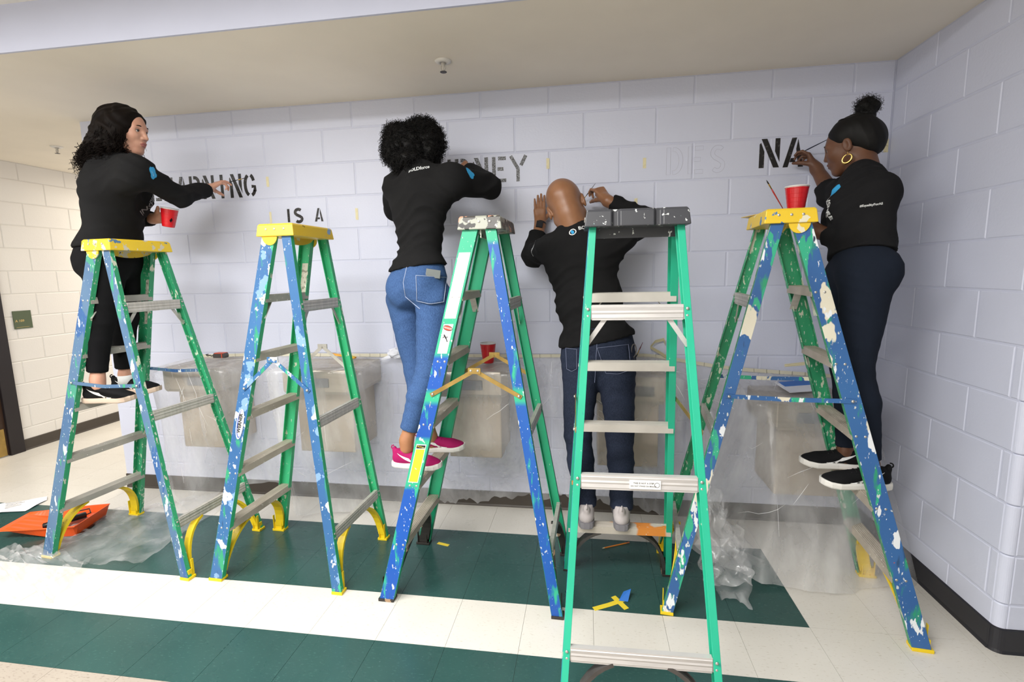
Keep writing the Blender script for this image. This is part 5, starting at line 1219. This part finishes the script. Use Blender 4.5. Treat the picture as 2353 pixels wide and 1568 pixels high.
# ------------------------------------------------------------------ drinking fountains under the sheeting
M['steel'] = plain('brushed_stainless', '#b3a99b', 0.33, 0.55, 0.06, 6, 0.05, stretch=(1, 1, 12)); M['steel_d'] = plain('grey_push_bar', '#6f7074', 0.4)
M['steel_l'] = plain('warm_grey_cabinet', '#b5a796', 0.45, 0.2)
FT = [(-2.40, -2.02, 0.985, -2.13), (-1.60, -1.12, 0.985, -1.35), (-0.64, -0.22, 0.985, -0.43), (0.22, 0.66, 0.965, 0.50), (1.16, 1.60, 0.84, 1.36)]
fl_lab = ['drinking fountain under plastic farthest left beside the hall', 'drinking fountain under plastic behind the second ladder from left', 'drinking fountain under plastic behind the bright blue ladder', 'drinking fountain under plastic behind bald person in dark jeans', 'lowest drinking fountain under plastic behind the rightmost ladder']
for (xa, xb, zt_, xs), lab in zip(FT, fl_lab):
    cx = (xa+xb)/2; hw = (xb-xa)/2; rt_ = empty('drinking_fountain', (cx, 0, 0)); z0_ = zt_-0.15
    b = MB(); b.loft([[(sx*hw*e, y, z) for sx, y in ((-1, -0.004), (-1, -.345*e2), (-.86, -.395*e2), (.86, -.395*e2), (1, -.345*e2), (1, -0.004))] for z, e, e2 in ((z0_, .97, .97), (z0_+.02, 1, 1), (zt_-.012, 1, 1), (zt_, .98, .985))]); b.build('basin', M['steel'], rt_, bevel=0.004)
    b = MB().box((-hw*.72, -.32, z0_-.38), (hw*.78, -0.004, z0_)); b.build('cabinet', M['steel_l'], rt_, bevel=0.008)
    MB().box((xs-cx-.075, -.402, z0_+.045), (xs-cx+.075, -.392, z0_+.100)).build('push_bar', M['steel_d'], rt_, bevel=0.004)
    MB().lathe([(0.16, 0.0), (0.155, 0.004), (0.13, 0.003), (0.02, 0.001)], 28, (0, -.20, zt_), cap=False).build('bowl_ring', M['steel'], rt_, smooth=True)
    tag(rt_, lab, 'drinking fountain', 'wall mounted drinking fountains')
# ------------------------------------------------------------------ clear plastic sheeting
def plastic(name, a0, a1, col='#e4e6ea', rough=0.22, sc=7.0):
    t = NT(name); t.geo(); n = t.ramp(t.noise(sc, 5, (1, 1, 0.35)), 0.35, 0.75); N = t.n.new
    m = N('ShaderNodeMapRange'); t.L(n, m.inputs[0]); m.inputs[3].default_value = a0; m.inputs[4].default_value = a1
    tr = N('ShaderNodeBsdfTransparent'); df = N('ShaderNodeBsdfDiffuse'); tl_ = N('ShaderNodeBsdfTranslucent'); gl = N('ShaderNodeBsdfGlossy'); gl.inputs['Roughness'].default_value = rough
    b = N('ShaderNodeBump'); b.inputs['Strength'].default_value = 0.6; b.inputs['Distance'].default_value = 0.008; t.L(t.noise(22, 5, (1, 1, 0.4), 3), b.inputs['Height']); t.L(b.outputs[0], gl.inputs['Normal'])
    for q in (df, tl_): q.inputs['Color'].default_value = lin(col)
    m1 = N('ShaderNodeMixShader'); m1.inputs[0].default_value = 0.35; t.L(df.outputs[0], m1.inputs[1]); t.L(tl_.outputs[0], m1.inputs[2])
    m2 = N('ShaderNodeMixShader'); t.L(m.outputs[0], m2.inputs[0]); t.L(tr.outputs[0], m2.inputs[1]); t.L(m1.outputs[0], m2.inputs[2])
    fr = N('ShaderNodeMath'); fr.operation = 'MULTIPLY'; fr.inputs[0].default_value = 0.045; fr.inputs[1].default_value = 1.0
    m3 = N('ShaderNodeMixShader'); t.L(fr.outputs[0], m3.inputs[0]); t.L(m2.outputs[0], m3.inputs[1]); t.L(gl.outputs[0], m3.inputs[2])
    t.L(m3.outputs[0], t.out.inputs[0]); return t.mat
M['film'] = plastic('clear_plastic_film', 0.14, 0.46, '#fdfdff', 0.16); M['film_l'] = plastic('thin_plastic_film', 0.08, 0.40, '#fdfdff', 0.16)
def sst(a, b, x): t_ = min(1, max(0, (x-a)/(b-a))); return t_*t_*(3-2*t_)
def over(x):      # how far the sheet stands off the wall: out over every fountain, slack between
    v = 0
    for xa, xb, zt_, _ in FT: v = max(v, sst(xa-0.24, xa-0.01, x)*(1-sst(xb+0.01, xb+0.24, x)))
    return v
def lerp_tab(tab, x):
    for (a, u), (b, v) in zip(tab, tab[1:]):
        if x <= b: return u+(v-u)*max(0, (x-a))/(b-a)
    return tab[-1][1]
ZB = [(-3.2, .10), (-2.75, .30), (-2.45, .08), (-2.3, .0), (-2.12, .17), (-1.85, .16), (-1.6, .03), (-1.0, .02), (-.72, .04), (-.5, .06), (-.40, .075), (-.2, .10), (.1, .11), (.33, .10), (.5, .13), (.66, .10), (.8, .03), (1.82, .0)]
YB = [(-3.2, .10), (-2.6, .35), (-2.2, .35), (-1.9, .12), (-1.6, .30), (-1.0, .20), (-.7, .06), (.3, .06), (.62, .20), (.8, .45), (1.05, .66), (1.45, .72), (1.80, .55)]
TZ = [(-3.2, .99), (-2.5, .985), (-2.0, 1.0), (-.2, 1.0), (.6, 1.01), (.95, .95), (1.1, .93), (1.82, .88)]
nx, nt = 230, 46; vs = []; x0_, x1_ = -2.50, 1.80
for i in range(nx+1):
    x = x0_+(x1_-x0_)*i/nx; ov = over(x); zt_ = lerp_tab(TZ, x); ztop = zt_
    for F_ in FT:
        if F_[0]-0.1 < x < F_[1]+.1: ztop = F_[2]+0.012
    tear = 0.020*math.sin(x*31)+0.012*math.sin(x*83+1)+0.008*math.sin(x*171) if -.75 < x < .75 else 0.006*math.sin(x*20)
    zb = max(0.006, lerp_tab(ZB, x)+tear*0.7); yb = lerp_tab(YB, x)
    for j in range(nt+1):
        t_ = j/nt
        fold = 0.016*math.sin(x*11+3*math.sin(x*3.1)+t_*3.2)+0.006*math.sin(x*29+t_*7+2*math.sin(x*7))+0.0018*math.sin(x*61+t_*19)
        if t_ < 0.26:
            s = t_/0.26; y = (0.010+(0.355*ov+0.05)*s); z = zt_+0.0*(1-s)+(ztop-zt_)*min(1, s*3)*ov-(1-ov)*0.10*s-0.012*s*s+abs(fold)*0.35*s
        else:
            s = (t_-0.26)/0.74; yt = 0.06+0.355*ov; e_ = s*(1-ov)+sst(.42, 1, s)*ov if yb < .3 else s; y = yt*(1-e_)+yb*e_-(0.10*(1-ov))*math.sin(PI*s)*0.2+fold*(0.35+1.3*s)*(0.4 if yb < .1 else 1)
            if s < .35 and ov > .3: y = max(y, 0.412*min(1, ov*1.2)*(1-s*.3))
            zt2 = zt_+(ztop-zt_)*ov-(1-ov)*0.10-0.012; z = zt2*(1-s)+zb*s
        y = max(0.006, y); vs.append((x, -y, z))
fs = [(i*(nt+1)+j, i*(nt+1)+j+1, (i+1)*(nt+1)+j+1, (i+1)*(nt+1)+j) for i in range(nx) for j in range(nt)]
sh = tag(link('plastic_sheeting', mesh('plastic_sheeting', vs, fs, M['film'], None, True)), 'clear plastic sheeting taped to wall and draped over the drinking fountains', 'plastic sheeting')
cr = MB()  # thin white tubes along creases, modelled in place of specular streaks on the film
for k in range(60):
    i0 = random.randrange(4, nx-8); j0 = random.randrange(3, nt-8); di, dj = random.choice(((1, 1), (1, 2), (2, 1), (1, -1), (2, -1), (3, 1), (0, 2), (1, 3), (3, -1))); n_ = random.randrange(2, 6)
    P_ = [vs[(i0+di*q)*(nt+1)+j0+dj*q] for q in range(n_+1) if 0 <= i0+di*q <= nx and 0 <= j0+dj*q <= nt]
    if len(P_) > 2: cr.tube([(a, b-0.0008, c) for a, b, c in P_], [0.0003]+[random.uniform(.0006, .0012)]*(len(P_)-2)+[0.0003], 4)
tag(cr.build('crease_glint', plain('crease_glint', '#fbfbfd', 0.25, spec=0.8), sh), kind='stuff')
tp = MB()
for x_ in np.arange(-2.45, 1.75, 0.07):
    z_ = lerp_tab(TZ, x_)+0.008; z2 = lerp_tab(TZ, x_+.072)+0.008
    tp.add([(x_, -0.009, z_-.011), (x_+.072, -0.009, z2-.011), (x_+.072, -0.009, z2+.011), (x_, -0.009, z_+.011)], [(0, 1, 2, 3)])
tp.build('tape_edge', plain('pale_tape_edge', '#d9d4c0', 0.7), sh)
def crumple(name, corners, n, amp, label, mat, seed=0, zmin=0.004, cat='plastic sheeting', ax=None, hf=1.0):
    c = [np.array(v, float) for v in corners]; o0 = np.array([c[3][0], c[3][1], 0]); vs = []
    for j in range(n+1):
        for i in range(n+1):
            s, t_ = i/n, j/n; p = (c[0]*(1-s)+c[1]*s)*(1-t_)+(c[3]*(1-s)+c[2]*s)*t_
            w_ = amp*(math.sin(9*s+5*t_+seed)*0.5+abs(math.sin(14*hf*s-7*hf*t_+2*math.sin(5*hf*t_+seed)+seed))*0.8+0.4*hf*abs(math.sin(31*hf*s+17*hf*t_+seed))-0.35*hf*abs(math.sin(25*hf*t_-9*hf*s+seed*2)))
            e = 1-0.0*abs(s-.5); nrm = ax if ax is not None else np.array([0, 0, 1]); p = p+np.array(nrm)*w_*e+np.array([0.3*amp*math.sin(17*t_+seed), 0.3*amp*math.sin(15*s+seed), 0]); p[2] = max(zmin, p[2]); vs.append(tuple(p-o0))
    fs = [(j*(n+1)+i, (j+1)*(n+1)+i, (j+1)*(n+1)+i+1, j*(n+1)+i+1) for j in range(n) for i in range(n)]
    o = link(name, mesh(name, vs, fs, mat, None, True), None, tuple(o0)); return tag(o, label, cat) if label else o
crumple('plastic_sheeting', [atz(250, 1175, 0.006), atz(560, 1128, 0.006), atz(330, 1304, 0.006), atz(20, 1282, 0.006)], 46, 0.022, 'clear plastic sheet spread flat on green tiles around the orange tray', M['film_l'], 1.0, 0.001)
crumple('plastic_sheeting', [atz(-60, 1255, 0.006), atz(215, 1290, 0.006), atz(120, 1385, 0.006), atz(-60, 1385, 0.006)], 40, 0.045, 'crumpled clear plastic on white tiles at the left edge', M['film_l'], 3.0)
bd = empty('plastic_bundle', tuple(atz(1660, 1330, 0)*[1, 1, 0]))
bl = np.array(bd.location)
for k, (cs, amp, ax_) in enumerate((([at(1590, 1090, -.52), at(1650, 1120, -.50), at(1690, 1260, -.62), at(1610, 1290, -.70)], 0.045, (0.2, -1, 0.1)),
                     ([at(1598, 1240, -.66), at(1690, 1240, -.62), at(1728, 1345, -.80), at(1620, 1350, -.86)], 0.040, (0.1, -.7, .7)),
                     ([atz(1640, 1270, .05), atz(1722, 1290, .05), atz(1724, 1405, .015), atz(1640, 1370, .015)], 0.03, (0, 0, 1)),
                     ([at(1645, 1190, -.56), at(1700, 1215, -.56), atz(1752, 1300, .03), atz(1695, 1325, .03)], 0.035, (0, -.5, .8)))):
    o = crumple('plastic_fold', [np.array(c_) for c_ in cs], 26, amp, None, M['film'], k*1.7, 0.003, ax=ax_, hf=0.42); o.parent = bd; o.location = Vector(o.location)-bd.location
tag(bd, 'loose bunch of clear plastic hanging onto green tiles behind the teal ladder', 'plastic sheeting')
# ------------------------------------------------------------------ odds and ends on top of the sheeting
tmr = empty('tape_measure', (-2.155, -0.16, 1.012)); 
M['tm1'] = plain('dark_grey_plastic', '#4a4644', 0.45); M['tm2'] = plain('orange_red_plastic', '#d8583e', 0.4)
MB().loft([[(x, y, z) for x, z in ((-.042, 0), (.042, 0), (.046, .014), (.040, .032), (-.034, .034), (-.046, .018))] for y in (-.02, .02)]).build('case', M['tm1'], tmr, bevel=0.004)
MB().box((.020, -.0215, .002), (.026, .0215, .030)).box((-.03, -.0215, .029), (.036, .0215, .034)).build('stripe', M['tm2'], tmr)
MB().tube([(-.046, 0, .014), (-.07, 0, .010), (-.085, 0.01, .013), (-.10, 0.0, .012), (-.115, 0.008, .018), (-.10, 0.012, .02)], 0.0035, 6).build('strap', M['ink'], tmr)
tag(tmr, 'dark grey and orange tape measure with black strap on the draped fountain', 'tape measure')
cw = empty('crumpled_tape', (-0.985, -0.045, 1.0)); b = MB(); RN = np.random.default_rng(3)
rings = []
for i in range(11):
    a = PI*i/10; rings.append([(0.058*math.sin(a)*math.cos(k)*(0.75+0.5*RN.random()), 0.034*math.sin(a)*math.sin(k)*(0.75+0.5*RN.random()), 0.030-0.034*math.cos(a)*(0.85+0.3*RN.random())) for k in np.linspace(0, 2*PI, 15)[:-1]])
b.loft(rings).build('wad', M['paper'], cw); MB().add([(-.05, -.012, .02), (-.105, -.014, -.005), (-.1, -.016, -.018), (-.04, -.014, .0)], [(0, 1, 2, 3)]).build('loose_end', M['paper'], cw)
tag(cw, 'crumpled white paper wad on the plastic edge left of blue jeans', 'paper')
lv = empty('spirit_level', (-1.325, -0.10, 1.014)); M['lv'] = plain('orange_yellow_plastic', '#e8a42a', 0.4)
MB().box((-.10, -.012, 0), (.085, .012, .010)).build('level_body', M['lv'], lv, bevel=0.002); MB().box((.03, -.013, -.002), (.075, .013, .012)).build('end_cap', M['tape_yy'], lv)
lv.rotation_euler = (0, 0.12, -0.1); tag(lv, 'small orange and yellow level lying on the plastic behind the second ladder', 'level')
tc_ = empty('tape_curl', tuple(at(1520, 812, -.02))); b = MB()
pts = [at(x, y, -.02)-np.array(tc_.location) for x, y in ((1550, 832), (1515, 810), (1494, 798), (1505, 785), (1525, 780), (1528, 790))]
L = [[tuple(p_+np.array([0, -.012*s, .010*s2])) for s, s2 in ((0, -1), (1, 1))] for p_ in pts]; vs = [v for r in L for v in r]
o = link('tape_strip', mesh('tape_strip', vs, [(2*i, 2*i+1, 2*i+3, 2*i+2) for i in range(len(pts)-1)], M['tape_y']), tc_); s = o.modifiers.new('t', 'SOLIDIFY'); s.thickness = 0.0006
tag(tc_, 'curled strip of pale tape standing off the wall beside the dark jeans', 'tape')
pb = empty('paper_pad', (1.385, -0.16, 0.868)); pb.rotation_euler = (0.10, -0.06, 0.12)
MB().box((-.09, -.07, 0), (.09, .10, .004)).build('pad_sheets', M['paper'], pb); MB().box((-.07, .02, .004), (.09, .10, .007)).build('blue_cover', M['tape_b'], pb)
tag(pb, 'white paper pad with blue cover lying on plastic behind the rightmost ladder', 'paper')
wall_tape(1826, 838, 0.11, 0.02, 'wide pale tape strip on wall behind the rightmost ladder, above the blue cover', -0.12)
yl = empty('yellow_card', tuple(atz(1752, 500, 1.766))); b = MB(); _q = [atz(x, y, 1.766)-np.array(yl.location) for x, y in ((1703, 501), (1778, 507), (1800, 497), (1745, 492))]
b.loft([[tuple(v+np.array([0, 0, dz])) for v in _q] for dz in (0, 0.002)])
b.build('card', M['cap5'], yl); tag(yl, 'yellow paint spattered card poking out from the rightmost ladder cap', 'card')
